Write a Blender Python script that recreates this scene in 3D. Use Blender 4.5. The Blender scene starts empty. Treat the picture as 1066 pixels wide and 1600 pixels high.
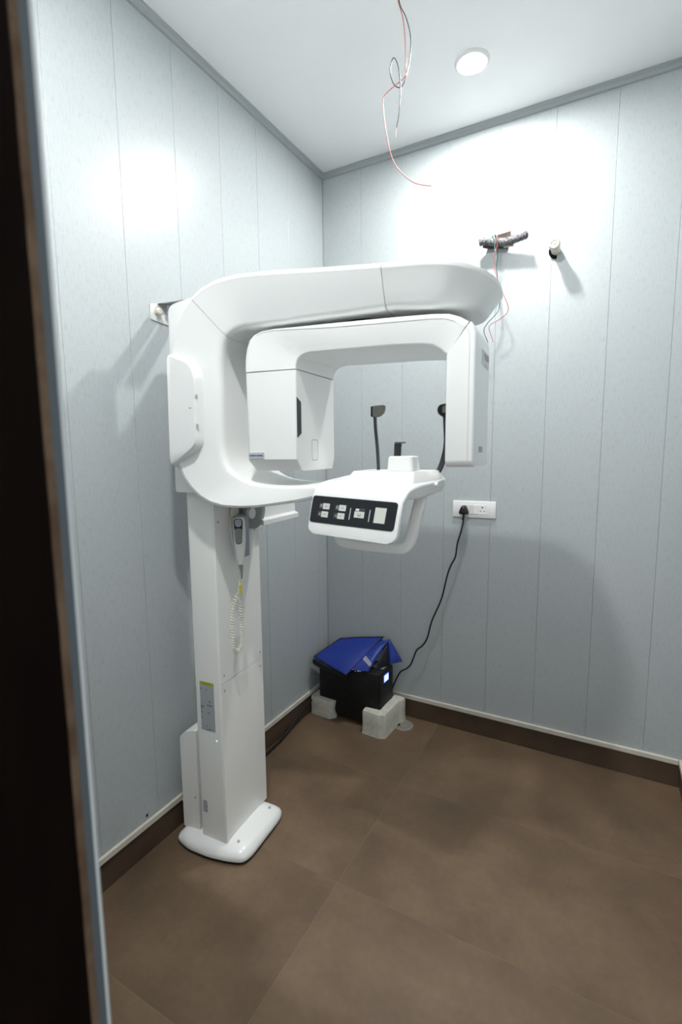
import bpy, bmesh, math, random
from mathutils import Vector, Matrix
random.seed(7)
C = bpy.context.scene.collection
S = bpy.context.scene
PI = math.pi

# ------------------------------------------------------------------ camera
cam_data = bpy.data.cameras.new('camera')
cam = bpy.data.objects.new('camera', cam_data)
C.objects.link(cam)
cam_data.sensor_fit = 'VERTICAL'
cam_data.sensor_height = 36.0
cam_data.lens = 17.322
cam_data.clip_start = 0.02
R_ = Vector((0.87712996, 0.48016192, -0.0093573))
U_ = Vector((-0.0510269, 0.11255119, 0.99233487))
F_ = Vector((-0.47753459, 0.86992917, -0.1232232))
m = Matrix.Identity(4)
for i in range(3):
    m[i][0] = R_[i]; m[i][1] = U_[i]; m[i][2] = -F_[i]
m.translation = Vector((1.54727, -2.63180, 1.58343))
cam.matrix_world = m
cam_data.dof.use_dof = True
cam_data.dof.focus_distance = 2.0
cam_data.dof.aperture_fstop = 2.5
S.camera = cam

# ------------------------------------------------------------------ world, exposure
w = bpy.data.worlds.new('world'); S.world = w; w.use_nodes = True
w.node_tree.nodes['Background'].inputs[0].default_value = (0.95, 0.98, 1.0, 1)
w.node_tree.nodes['Background'].inputs[1].default_value = 0.75  # even light added through the doorway to brighten the machine's front faces
S.view_settings.view_transform = 'Standard'
S.view_settings.look = 'None'
S.view_settings.exposure = 0.67
S.view_settings.gamma = 1.0
S.view_settings.use_curve_mapping = False
LAMP = 840.0
LAMP_FRONT = 930.0
LAMP_COLOR = (1.0, 0.985, 0.965, 1)

H = 3.156           # ceiling height
XR = 1.906          # right wall
YF = -2.30          # inner face of the wall with the doorway
XJ = 1.022          # left edge of the doorway

# ------------------------------------------------------------------ materials
def mat(name, color, rough=0.5, spec=0.5, metal=0.0, coat=0.0, emit=None, estr=0.0):
    mt = bpy.data.materials.new(name); mt.use_nodes = True
    b = mt.node_tree.nodes['Principled BSDF']
    b.inputs['Base Color'].default_value = (*color, 1)
    b.inputs['Roughness'].default_value = rough
    b.inputs['Specular IOR Level'].default_value = spec
    b.inputs['Metallic'].default_value = metal
    b.inputs['Coat Weight'].default_value = coat
    b.inputs['Coat Roughness'].default_value = 0.12
    if emit:
        b.inputs['Emission Color'].default_value = (*emit, 1)
        b.inputs['Emission Strength'].default_value = estr
    return mt

def N(mt, kind, **kw):
    n = mt.node_tree.nodes.new(kind)
    for k, v in kw.items():
        if k in n.inputs.keys() if isinstance(k, str) else False:
            n.inputs[k].default_value = v
        else:
            setattr(n, k, v)
    return n

def noise(mt, scale, detail=3.0, mapscale=(1, 1, 1), coord='pos', rough=0.5):
    nt = mt.node_tree
    if coord == 'pos':
        g = nt.nodes.new('ShaderNodeNewGeometry'); out = g.outputs['Position']
    else:
        g = nt.nodes.new('ShaderNodeTexCoord'); out = g.outputs['Object']
    mp = nt.nodes.new('ShaderNodeMapping'); mp.inputs['Scale'].default_value = mapscale
    nt.links.new(out, mp.inputs['Vector'])
    n = nt.nodes.new('ShaderNodeTexNoise')
    n.inputs['Scale'].default_value = scale; n.inputs['Detail'].default_value = detail
    n.inputs['Roughness'].default_value = rough
    nt.links.new(mp.outputs[0], n.inputs['Vector'])
    return n, mp

def ramp(mt, src, stops):
    nt = mt.node_tree
    r = nt.nodes.new('ShaderNodeValToRGB')
    el = r.color_ramp.elements
    while len(el) < len(stops): el.new(0.5)
    for e, (p, c) in zip(el, stops):
        e.position = p; e.color = (*c, 1)
    nt.links.new(src, r.inputs[0])
    return r

def bump(mt, src, strength, dist):
    nt = mt.node_tree
    b = nt.nodes.new('ShaderNodeBump'); b.inputs['Strength'].default_value = strength
    b.inputs['Distance'].default_value = dist
    nt.links.new(src, b.inputs['Height'])
    nt.links.new(b.outputs[0], nt.nodes['Principled BSDF'].inputs['Normal'])
    return b

def panel_material():
    mt = mat('pvc_wall_panel', (0.52, 0.57, 0.58), 0.31, 0.36)
    nt = mt.node_tree; p = nt.nodes['Principled BSDF']
    # pale board printed with short fine strokes, mostly upright, some level
    n1, _ = noise(mt, 1.0, 3, (300, 300, 30), rough=0.6)
    n2, _ = noise(mt, 1.0, 3, (42, 42, 330), rough=0.6)
    r1 = ramp(mt, n1.outputs[0], [(0.36, (0.885, 0.885, 0.885)), (0.47, (1, 1, 1)), (0.72, (1.0, 1.0, 1.0))])
    r2 = ramp(mt, n2.outputs[0], [(0.33, (0.91, 0.91, 0.91)), (0.43, (1, 1, 1)), (0.72, (1.0, 1.0, 1.0))])
    mx = nt.nodes.new('ShaderNodeMix'); mx.data_type = 'RGBA'; mx.blend_type = 'MULTIPLY'; mx.inputs[0].default_value = 1.0
    nt.links.new(r1.outputs[0], mx.inputs[6]); nt.links.new(r2.outputs[0], mx.inputs[7])
    my = nt.nodes.new('ShaderNodeMix'); my.data_type = 'RGBA'; my.blend_type = 'MULTIPLY'; my.inputs[0].default_value = 1.0
    my.inputs[7].default_value = (0.466, 0.506, 0.519, 1)
    nt.links.new(mx.outputs[2], my.inputs[6])
    nt.links.new(my.outputs[2], p.inputs['Base Color'])
    bump(mt, mx.outputs[2], 0.14, 0.0010)
    return mt

def tile_material():
    mt = mat('brown_porcelain_tile', (0.12, 0.09, 0.07), 0.48, 0.35)
    nt = mt.node_tree; p = nt.nodes['Principled BSDF']
    g = nt.nodes.new('ShaderNodeNewGeometry')
    oi = nt.nodes.new('ShaderNodeObjectInfo')
    mp = nt.nodes.new('ShaderNodeVectorMath'); mp.operation = 'MULTIPLY_ADD'
    mp.inputs[1].default_value = (1, 1, 1)
    sc = nt.nodes.new('ShaderNodeVectorMath'); sc.operation = 'SCALE'; sc.inputs['Scale'].default_value = 17.0
    cb = nt.nodes.new('ShaderNodeCombineXYZ')
    nt.links.new(oi.outputs['Random'], cb.inputs[0]); nt.links.new(oi.outputs['Random'], cb.inputs[1])
    nt.links.new(cb.outputs[0], sc.inputs[0])
    nt.links.new(g.outputs['Position'], mp.inputs[0]); nt.links.new(sc.outputs[0], mp.inputs[2])
    a = nt.nodes.new('ShaderNodeTexNoise'); a.inputs['Scale'].default_value = 2.6; a.inputs['Detail'].default_value = 5
    a.inputs['Roughness'].default_value = 0.6
    nt.links.new(mp.outputs[0], a.inputs['Vector'])
    b = nt.nodes.new('ShaderNodeTexNoise'); b.inputs['Scale'].default_value = 45; b.inputs['Detail'].default_value = 4
    nt.links.new(mp.outputs[0], b.inputs['Vector'])
    ad = nt.nodes.new('ShaderNodeMath'); ad.operation = 'MULTIPLY_ADD'; ad.inputs[1].default_value = 0.16
    nt.links.new(b.outputs[0], ad.inputs[0]); nt.links.new(a.outputs[0], ad.inputs[2])
    r = ramp(mt, ad.outputs[0], [(0.38, (0.103, 0.070, 0.046)), (0.56, (0.140, 0.093, 0.057)), (0.76, (0.182, 0.124, 0.077))])
    nt.links.new(r.outputs[0], p.inputs['Base Color'])
    rr = ramp(mt, a.outputs[0], [(0.3, (0.42,) * 3), (0.7, (0.56,) * 3)])
    nt.links.new(rr.outputs[0], p.inputs['Roughness'])
    bump(mt, b.outputs[0], 0.08, 0.001)
    return mt

def mottled(name, c1, c2, scale, rough=0.5, spec=0.4, bstr=0.0, mapscale=(1, 1, 1)):
    mt = mat(name, c1, rough, spec)
    n, _ = noise(mt, scale, 4, mapscale)
    r = ramp(mt, n.outputs[0], [(0.35, c1), (0.65, c2)])
    mt.node_tree.links.new(r.outputs[0], mt.node_tree.nodes['Principled BSDF'].inputs['Base Color'])
    if bstr: bump(mt, n.outputs[0], bstr, 0.004)
    return mt

def print_material(name, paper, ink, axis_scale, rowscale, thresh=0.5):
    """lines of small illegible print: rows along z broken up into words"""
    mt = mat(name, paper, 0.45, 0.4)
    nt = mt.node_tree
    tc = nt.nodes.new('ShaderNodeTexCoord')
    sx = nt.nodes.new('ShaderNodeSeparateXYZ'); nt.links.new(tc.outputs['Object'], sx.inputs[0])
    m1 = nt.nodes.new('ShaderNodeMath'); m1.operation = 'MULTIPLY'; m1.inputs[1].default_value = rowscale
    nt.links.new(sx.outputs[2], m1.inputs[0])
    fr = nt.nodes.new('ShaderNodeMath'); fr.operation = 'FRACT'; nt.links.new(m1.outputs[0], fr.inputs[0])
    lt = nt.nodes.new('ShaderNodeMath'); lt.operation = 'LESS_THAN'; lt.inputs[1].default_value = 0.75
    nt.links.new(fr.outputs[0], lt.inputs[0])
    fl = nt.nodes.new('ShaderNodeMath'); fl.operation = 'FLOOR'; nt.links.new(m1.outputs[0], fl.inputs[0])
    mp = nt.nodes.new('ShaderNodeVectorMath'); mp.operation = 'MULTIPLY'; mp.inputs[1].default_value = (axis_scale, axis_scale, 0)
    nt.links.new(tc.outputs['Object'], mp.inputs[0])
    cb = nt.nodes.new('ShaderNodeCombineXYZ'); nt.links.new(fl.outputs[0], cb.inputs[2])
    ad = nt.nodes.new('ShaderNodeVectorMath'); ad.operation = 'ADD'
    nt.links.new(mp.outputs[0], ad.inputs[0]); nt.links.new(cb.outputs[0], ad.inputs[1])
    nz = nt.nodes.new('ShaderNodeTexNoise'); nz.inputs['Scale'].default_value = 1.0; nz.inputs['Detail'].default_value = 2
    nt.links.new(ad.outputs[0], nz.inputs['Vector'])
    gt = nt.nodes.new('ShaderNodeMath'); gt.operation = 'GREATER_THAN'; gt.inputs[1].default_value = thresh
    nt.links.new(nz.outputs[0], gt.inputs[0])
    mu = nt.nodes.new('ShaderNodeMath'); mu.operation = 'MULTIPLY'
    nt.links.new(lt.outputs[0], mu.inputs[0]); nt.links.new(gt.outputs[0], mu.inputs[1])
    mx = nt.nodes.new('ShaderNodeMix'); mx.data_type = 'RGBA'
    mx.inputs[6].default_value = (*paper, 1); mx.inputs[7].default_value = (*ink, 1)
    nt.links.new(mu.outputs[0], mx.inputs[0])
    nt.links.new(mx.outputs[2], nt.nodes['Principled BSDF'].inputs['Base Color'])
    return mt

M = {}
M['panel'] = panel_material()
M['tile'] = tile_material()
M['grout'] = mat('grout', (0.22, 0.165, 0.112), 0.8, 0.2)
M['ceiling'] = mottled('white_ceiling_paint', (0.87, 0.88, 0.88), (0.89, 0.90, 0.90), 3.0, 0.7, 0.3)
M['cornice'] = mat('grey_pvc_cornice', (0.36, 0.39, 0.395), 0.4, 0.4)
M['cream'] = mottled('cream_pvc_trim', (0.60, 0.57, 0.50), (0.68, 0.65, 0.57), 14, 0.4, 0.4)
M['skirting'] = mottled('dark_brown_skirting_tile', (0.072, 0.047, 0.031), (0.105, 0.071, 0.047), 5, 0.45, 0.35)
M['plaster'] = mat('plain_wall', (0.6, 0.64, 0.65), 0.6)
M['dark_wood'] = mottled('dark_door_wood', (0.0035, 0.0016, 0.001), (0.006, 0.003, 0.002), 9, 0.7, 0.06, mapscale=(3, 3, 0.6))
M['raw_wood'] = mottled('raw_wood_edge', (0.10, 0.058, 0.035), (0.17, 0.115, 0.075), 25, 0.7, 0.2)
M['blue_trim'] = mat('grey_blue_edge_trim', (0.10, 0.122, 0.138), 0.5, 0.3)
M['white_bead'] = mat('white_edge_bead', (0.55, 0.59, 0.60), 0.35, 0.4)
M['white'] = mat('white_machine_plastic', (0.80, 0.815, 0.805), 0.30, 0.5, coat=0.25)
M['column'] = mottled('painted_steel', (0.835, 0.84, 0.815), (0.85, 0.855, 0.83), 6, 0.36, 0.5)
M['gap'] = mat('dark_seam', (0.03, 0.03, 0.03), 0.7)
M['black'] = mottled('black_plastic', (0.008, 0.008, 0.009), (0.013, 0.013, 0.014), 30, 0.5, 0.3)
M['panel_black'] = mat('gloss_black_overlay', (0.012, 0.014, 0.018), 0.32, 0.5)
M['key'] = mat('pale_key', (0.62, 0.65, 0.60), 0.45)
M['key_grey'] = mat('dark_icon_square', (0.055, 0.06, 0.065), 0.5)
M['ink'] = mat('dark_print', (0.02, 0.02, 0.02), 0.6)
M['pale_print'] = mat('pale_print', (0.62, 0.63, 0.63), 0.5)
M['lcd'] = mottled('pale_screen', (0.60, 0.63, 0.57), (0.64, 0.67, 0.62), 8, 0.35)
M['grey_plastic'] = mat('blue_grey_plastic', (0.33, 0.37, 0.41), 0.4, 0.45)
M['mid_grey'] = mat('mid_grey_plastic', (0.23, 0.245, 0.245), 0.45, 0.4)
M['charcoal'] = mat('charcoal_plastic', (0.03, 0.034, 0.037), 0.4, 0.45)
M['taupe'] = mat('taupe_pad', (0.17, 0.165, 0.145), 0.5, 0.4)
M['cord_cream'] = mat('cream_coil_cord', (0.72, 0.71, 0.60), 0.45, 0.4)
M['yellow'] = mat('yellow_tag', (0.62, 0.52, 0.08), 0.5)
M['grey_relief'] = mat('grey_rubber', (0.33, 0.33, 0.30), 0.6)
M['sticker_yellow'] = print_material('yellow_sticker_header', (0.42, 0.42, 0.03), (0.18, 0.19, 0.03), 420, 150, 0.55)
M['sticker_grey'] = print_material('grey_sticker_text', (0.20, 0.225, 0.27), (0.44, 0.46, 0.48), 26, 128, 0.43)
M['sticker_plain'] = mat('plain_grey_sticker', (0.45, 0.49, 0.54), 0.45)
M['sticker_small'] = print_material('small_sticker_text', (0.45, 0.49, 0.54), (0.05, 0.05, 0.06), 300, 1, 0.42)
M['label_white'] = print_material('white_label', (0.66, 0.68, 0.69), (0.3, 0.28, 0.28), 200, 90, 0.56)
M['label_brown'] = print_material('brown_label_block', (0.30, 0.22, 0.19), (0.45, 0.36, 0.32), 300, 300, 0.5)
M['label_code'] = print_material('grey_code_label', (0.42, 0.45, 0.46), (0.18, 0.19, 0.2), 500, 260, 0.5)
M['screw'] = mat('screw_head', (0.48, 0.49, 0.48), 0.4, 0.5, 0.3)
M['apron_blue'] = mottled('royal_blue_vinyl', (0.010, 0.030, 0.235), (0.014, 0.040, 0.285), 55, 0.42, 0.35, 0.12)
M['apron_edge'] = mat('navy_binding', (0.008, 0.010, 0.035), 0.55, 0.3)
M['apron_lining'] = mottled('black_apron_lining', (0.006, 0.007, 0.010), (0.011, 0.012, 0.016), 40, 0.5, 0.3)
M['velcro'] = mat('grey_velcro', (0.34, 0.34, 0.42), 0.8, 0.1)
M['stud'] = mat('pearl_stud', (0.75, 0.75, 0.72), 0.25, 0.6)
M['foam'] = mottled('off_white_packing_foam', (0.58, 0.57, 0.50), (0.68, 0.67, 0.60), 38, 0.85, 0.15, 0.25)
M['drain'] = mottled('steel_grate', (0.24, 0.225, 0.20), (0.32, 0.30, 0.27), 60, 0.45, 0.5)
M['hole'] = mat('black_opening', (0.006, 0.006, 0.006), 0.9, 0.1)
M['socket_white'] = mat('white_socket_plastic', (0.80, 0.81, 0.81), 0.35, 0.5)
M['socket_cream'] = mat('cream_switch_rocker', (0.72, 0.69, 0.65), 0.4, 0.5)
M['cable_black'] = mat('black_cable_rubber', (0.010, 0.010, 0.011), 0.45, 0.4)
M['wire_red'] = mat('red_wire_insulation', (0.50, 0.13, 0.12), 0.4, 0.5)
M['wire_black'] = mat('black_wire_insulation', (0.035, 0.04, 0.042), 0.4, 0.5)
M['wire_green'] = mat('green_wire_insulation', (0.22, 0.46, 0.38), 0.4, 0.5)
M['copper'] = mat('bare_wire_end', (0.62, 0.50, 0.44), 0.4, 0.5, 0.4)
M['sleeve'] = mottled('grey_frayed_sleeve', (0.10, 0.10, 0.11), (0.30, 0.30, 0.31), 120, 0.9, 0.1)
M['rust'] = mottled('brown_metal_flap', (0.045, 0.028, 0.022), (0.075, 0.048, 0.038), 40, 0.6, 0.3)
M['pipe'] = mottled('ivory_pipe', (0.66, 0.61, 0.52), (0.72, 0.67, 0.58), 30, 0.4, 0.45)
M['lamp'] = mat('lamp_diffuser', (0.9, 0.9, 0.9), 0.5, emit=LAMP_COLOR[:3], estr=LAMP)
M['lamp_2'] = mat('lamp_diffuser_front', (0.9, 0.9, 0.9), 0.5, emit=LAMP_COLOR[:3], estr=LAMP_FRONT)
M['lamp_rim'] = mat('white_lamp_rim', (0.8, 0.8, 0.8), 0.4)
M['display'] = mat('lit_blue_white_display', (0.1, 0.2, 0.6), 0.3, emit=(0.50, 0.72, 1.0), estr=1.25)
M['display_edge'] = mat('lit_blue_display_border', (0.02, 0.06, 0.4), 0.3, emit=(0.05, 0.16, 1.0), estr=0.6)
M['led'] = mat('green_indicator', (0.1, 0.6, 0.4), 0.3, emit=(0.3, 1.0, 0.8), estr=1.0)
M['bracket_white'] = mat('white_bracket_plate', (0.70, 0.72, 0.70), 0.4)
M['bracket_grey'] = mat('grey_bracket_arm', (0.32, 0.33, 0.33), 0.4, 0.5, 0.3)

# ------------------------------------------------------------------ builders
def obj(name, bm, material, parent=None, smooth=None, kind=None):
    me = bpy.data.meshes.new(name)
    bmesh.ops.recalc_face_normals(bm, faces=bm.faces)
    bm.to_mesh(me); bm.free()
    me.materials.append(material)
    o = bpy.data.objects.new(name, me)
    C.objects.link(o)
    if smooth is not None:
        me.polygons.foreach_set('use_smooth', [True] * len(me.polygons))
        me.set_sharp_from_angle(angle=math.radians(smooth))
    if parent: o.parent = parent
    if kind: o['kind'] = kind
    return o

def thing(name, label, cat, loc=(0, 0, 0), rotz=0.0, group=None):
    o = bpy.data.objects.new(name, None); C.objects.link(o)
    o.location = loc; o.rotation_euler = (0, 0, rotz)
    o.empty_display_size = 0.05
    o['label'] = label; o['category'] = cat
    if group: o['group'] = group
    return o

def tag(o, label, cat, group=None):
    o['label'] = label; o['category'] = cat
    if group: o['group'] = group
    return o

def structure(name, parent=None):
    o = bpy.data.objects.new(name, None); C.objects.link(o); o['kind'] = 'structure'
    if parent: o.parent = parent
    return o

def BM(): return bmesh.new()

def box(bm, a, b, bev=0.0, seg=2):
    a, b = Vector(a), Vector(b)
    r = bmesh.ops.create_cube(bm, size=1.0)
    vs = r['verts']
    for v in vs:
        v.co = Vector(((a[i] + b[i]) / 2 + v.co[i] * (b[i] - a[i]) for i in range(3)))
    if bev > 0:
        es = list({e for v in vs for e in v.link_edges})
        bmesh.ops.bevel(bm, geom=es, offset=bev, segments=seg, profile=0.5, affect='EDGES')
    return bm

def loft(bm, rings, cap0=True, cap1=True, closed=True):
    vr = [[bm.verts.new(p) for p in r] for r in rings]
    n = len(vr[0])
    for a, b in zip(vr[:-1], vr[1:]):
        for i in range(n if closed else n - 1):
            j = (i + 1) % n
            bm.faces.new((a[i], a[j], b[j], b[i]))
    if cap0: bm.faces.new(list(reversed(vr[0])))
    if cap1: bm.faces.new(vr[-1])
    return bm

def fillet(pts, rad, seg=4):
    """closed 3D polygon with rounded corners"""
    pts = [Vector(p) for p in pts]
    n = len(pts); out = []
    if not isinstance(rad, (list, tuple)): rad = [rad] * n
    for i in range(n):
        p, a, b = pts[i], pts[i - 1], pts[(i + 1) % n]
        da, db = a - p, b - p
        ra = min(rad[i], da.length * 0.48); rb = min(rad[i], db.length * 0.48)
        if rad[i] <= 0:
            out += [p.copy() for _ in range(seg + 1)]; continue
        s, e = p + da.normalized() * ra, p + db.normalized() * rb
        for k in range(seg + 1):
            t = k / seg
            out.append(s * (1 - t) ** 2 + p * 2 * t * (1 - t) + e * t * t)
    return out

def catmull(pts, n=8, closed=False):
    P = [Vector(p) for p in pts]; out = []
    for i in range(len(P) - 1):
        p0 = P[max(i - 1, 0)]; p1 = P[i]; p2 = P[i + 1]; p3 = P[min(i + 2, len(P) - 1)]
        for k in range(n):
            t = k / n
            out.append(0.5 * ((2 * p1) + (p2 - p0) * t + (2 * p0 - 5 * p1 + 4 * p2 - p3) * t * t + (3 * p1 - p0 - 3 * p2 + p3) * t ** 3))
    out.append(P[-1]); return out

def tube(bm, pts, r, n=8, cap=True):
    pts = [Vector(p) for p in pts]
    rs = r if isinstance(r, (list, tuple)) else [r] * len(pts)
    rings = []; up = None
    for i, p in enumerate(pts):
        t = (pts[min(i + 1, len(pts) - 1)] - pts[max(i - 1, 0)]).normalized()
        if up is None:
            up = Vector((0, 0, 1)) if abs(t.z) < 0.9 else Vector((1, 0, 0))
        s = t.cross(up).normalized(); up = s.cross(t).normalized()
        rings.append([p + (s * math.cos(2 * PI * k / n) + up * math.sin(2 * PI * k / n)) * rs[i] for k in range(n)])
    return loft(bm, rings, cap, cap)

def cyl(bm, a, b, r, n=24, r2=None):
    return tube(bm, [a, b], [r, r if r2 is None else r2], n)

def slab(bm, poly, vec, rad=0.0, seg=4):
    """extrude a planar 3D polygon by vec"""
    r0 = fillet(poly, rad, seg) if rad > 0 else [Vector(p) for p in poly]
    v = Vector(vec)
    return loft(bm, [r0, [p + v for p in r0]])

# ------------------------------------------------------------------ the room
# floor: grout bed with 1.2 x 0.6 m tiles
floor = obj('floor', box(BM(), (-0.1, -3.3, -0.06), (2.1, 0.1, -0.0006)), M['grout'], kind='structure')
xs = [-0.465, 0.736, 1.937, 3.1]
ys = [0.017, -0.595, -1.207, -1.820, -2.432, -3.044, -3.3]
for i in range(3):
    for j in range(6):
        x0, x1 = max(xs[i], -0.02), min(xs[i + 1], 2.05)
        y1, y0 = min(ys[j], 0.02), ys[j + 1]
        if x1 - x0 < 0.05: continue
        g = 0.0009
        obj('floor_tile', box(BM(), (x0 + g, y0 + g, -0.02), (x1 - g, y1 - g, 0.0), 0.0003, 1), M['tile'], floor)

ceiling = obj('ceiling', box(BM(), (-0.1, -3.3, H), (2.1, 0.1, H + 0.08)), M['ceiling'], kind='structure')

def wall_panel(axis, a0, a1, parent, z0=0.125, z1=H - 0.004, sign=1, tilt=0.0):
    """one PVC board; front face lies on the wall plane"""
    d = 0.010; c = 0.0011; g = 0.0004
    prof = [(a0 + g, -d), (a0 + g, -c * 0.6), (a0 + g + c, 0), (a1 - g - c, tilt), (a1 - g, tilt - c * 0.6), (a1 - g, -d)]
    bm = BM(); rings = []
    for z in (z0, z1):
        r = []
        for a, h in prof:
            if axis == 'left': r.append((h, a, z))
            elif axis == 'back': r.append((a, -h, z))
            elif axis == 'right': r.append((XR - h, a, z))
            else: r.append((a, YF + h, z))
        rings.append(r)
    loft(bm, rings)
    return obj('wall_panel', bm, M['panel'], parent)

wall_left = obj('wall_left', box(BM(), (-0.09, YF - 0.2, 0), (-0.0095, 0.08, H)), M['plaster'], kind='structure')
seams = [0.0, -0.0993] + [-0.0993 - 0.2561 * k for k in range(1, 9)]
seams = [s for s in seams if s > YF + 0.03] + [YF]
for k in range(len(seams) - 1):
    wall_panel('left', seams[k + 1], seams[k], wall_left, tilt=random.uniform(-0.0006, 0.0006))
wall_back = obj('wall_back', box(BM(), (0, 0.0095, 0), (XR + 0.09, 0.08, H)), M['plaster'], kind='structure')
seams = [0.0] + [-0.0018 + 0.25 * k for k in range(1, 8)] + [XR]
for k in range(len(seams) - 1):
    wall_panel('back', seams[k], seams[k + 1], wall_back, tilt=random.uniform(-0.0006, 0.0006))
wall_right = obj('wall_right', box(BM(), (XR + 0.0095, YF - 0.2, 0), (XR + 0.09, 0.0, H)), M['plaster'], kind='structure')
seams = [0.0 - 0.2 - 0.25 * k for k in range(0, 9)]
seams = [0.0] + [s for s in seams if s > YF + 0.03] + [YF]
for k in range(len(seams) - 1):
    wall_panel('right', seams[k + 1], seams[k], wall_right)
# front wall with the doorway the photograph is taken through
XD = 1.86; ZD = 2.62
wall_front = structure('wall_front')
def fbox(a, b): return obj('wall_section', box(BM(), a, b), M['plaster'], wall_front)
fbox((-0.09, YF - 0.2, 0), (XJ - 0.02, YF - 0.011, H))
fbox((XD + 0.01, YF - 0.2, 0), (XR + 0.009, YF - 0.011, H))
fbox((XJ - 0.02, YF - 0.2, ZD), (XD + 0.01, YF - 0.011, H))
for k in range(4):
    wall_panel('front', 0.01 + 0.25 * k, min(0.01 + 0.25 * (k + 1), XJ - 0.02), wall_front)
# door lining: white bead, grey blue trim, raw wood edge, dark board
door_1 = structure('door_1')
obj('edge_bead', box(BM(), (XJ - 0.020, YF - 0.003, 0), (XJ + 0.002, YF + 0.001, ZD), 0.0008, 1), M['white_bead'], door_1)
obj('edge_trim', box(BM(), (XJ - 0.012, YF - 0.0135, 0), (XJ, YF - 0.003, ZD)), M['blue_trim'], door_1)
bm = BM()
pts = []
nseg = 60
for k in range(nseg + 1):
    z = ZD * k / nseg
    pts.append((z, random.uniform(-0.0012, 0.0012)))
rings = [[(XJ - 0.02, YF - 0.0235, z), (XJ + 0.0005 + w_, YF - 0.0235 + w_, z), (XJ + 0.0005 + w_ * 0.5, YF - 0.0135, z), (XJ - 0.02, YF - 0.0135, z)] for z, w_ in pts]
loft(bm, rings)
obj('raw_edge', bm, M['raw_wood'], door_1)
obj('door_lining', box(BM(), (XJ - 0.02, YF - 0.30, 0), (XJ + 0.0012, YF - 0.0235, ZD), 0.0008, 1), M['dark_wood'], door_1)
obj('door_lining', box(BM(), (XD - 0.005, YF - 0.30, 0), (XD + 0.02, YF, ZD)), M['dark_wood'], door_1)
obj('door_head', box(BM(), (XJ - 0.02, YF - 0.30, ZD), (XD + 0.02, YF, ZD + 0.02)), M['dark_wood'], door_1)

# cornice strips, skirting and cream trim
def strip(name, a, b, material, bev=0.002):
    return obj(name, box(BM(), a, b, bev, 1), material, kind='structure')
def cornice(name, axis):
    bm = BM(); rings = []
    prof = [(0, 0), (0.022, 0), (0.022, -0.006), (0.012, -0.012), (0.009, -0.026), (0, -0.028)]
    ends = ((0.0, XR) if axis == 'back' else (YF, 0.0))
    for e in ends:
        r = []
        for d, z in prof:
            if axis == 'left': r.append((d + 0.0005, e, H + z - 0.0005))
            elif axis == 'back': r.append((e, -d - 0.0005, H + z - 0.0005))
            elif axis == 'right': r.append((XR - d - 0.0005, e, H + z - 0.0005))
        rings.append(r)
    loft(bm, rings)
    return obj(name, bm, M['cornice'], kind='structure')
cornice('trim_1', 'left'); cornice('trim_2', 'back'); cornice('trim_3', 'right')
obj('trim_7', box(BM(), (0.0006, -0.006, 0.14), (0.006, -0.0006, H - 0.03)), M['cornice'], kind='structure')
ZB = 0.112
strip('baseboard_left', (0.0005, YF, 0.0005), (0.006, -0.0065, ZB), M['skirting'], 0.001)
strip('baseboard_back', (0.0005, -0.006, 0.0005), (XR - 0.0065, -0.0005, ZB), M['skirting'], 0.001)
strip('baseboard_right', (XR - 0.006, YF, 0.0005), (XR - 0.0005, -0.0005, ZB), M['skirting'], 0.001)
strip('trim_4', (0.0005, YF, ZB), (0.014, -0.0005, 0.139), M['cream'], 0.003)
strip('trim_5', (0.0145, -0.014, ZB), (XR - 0.0145, -0.0005, 0.139), M['cream'], 0.003)
strip('trim_6', (XR - 0.014, YF, ZB), (XR - 0.0005, -0.0005, 0.139), M['cream'], 0.003)

# ------------------------------------------------------------------ ceiling lamps
def downlight(x, y, label, lm='lamp'):
    t = thing('ceiling_light', label, 'light', (x, y, H - 0.012), 0, 'round downlights in the white ceiling')
    bm = BM()
    prof = [(0.0455, 0.011), (0.070, 0.011), (0.070, 0.006), (0.064, 0.000), (0.058, 0.0), (0.0455, 0.005)]
    n = 40
    rings = [[(r * math.cos(2 * PI * k / n), r * math.sin(2 * PI * k / n), z) for r, z in prof] for k in range(n)]
    vr = [[bm.verts.new(p) for p in r] for r in rings]
    for i in range(n):
        for j in range(len(prof)):
            bm.faces.new((vr[i][j], vr[(i + 1) % n][j], vr[(i + 1) % n][(j + 1) % 6], vr[i][(j + 1) % 6]))
    obj('rim', bm, M['lamp_rim'], t, 40)
    bm = BM(); cyl(bm, (0, 0, 0.003), (0, 0, 0.009), 0.0450, 40)
    obj('diffuser', bm, M[lm], t)
    return t
downlight(0.963, -0.42, 'lit round downlight in the white ceiling near the back wall')
downlight(0.93, -2.05, 'lit round downlight in the ceiling near the doorway, above the frame', 'lamp_2')

# ------------------------------------------------------------------ x-ray machine (local axes: u out from the wall, v towards the back, z up)
TH = math.radians(4)
ORG = Vector((0.298, -1.312, 0))
xray = thing('dental_xray_machine', 'tall white panoramic dental x-ray machine standing against the left wall', 'x-ray machine', ORG, TH)
def loc(u, v, z):
    return Vector((ORG.x + u * math.cos(TH) - v * math.sin(TH), ORG.y + u * math.sin(TH) + v * math.cos(TH), z))
def part(name, bm, material, parent=xray, smooth=35):
    return obj(name, bm, M[material], parent, smooth)
def copy_part(src, parent, off):
    o = src.copy(); C.objects.link(o); o.parent = parent; o.location = off
    return o

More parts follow.
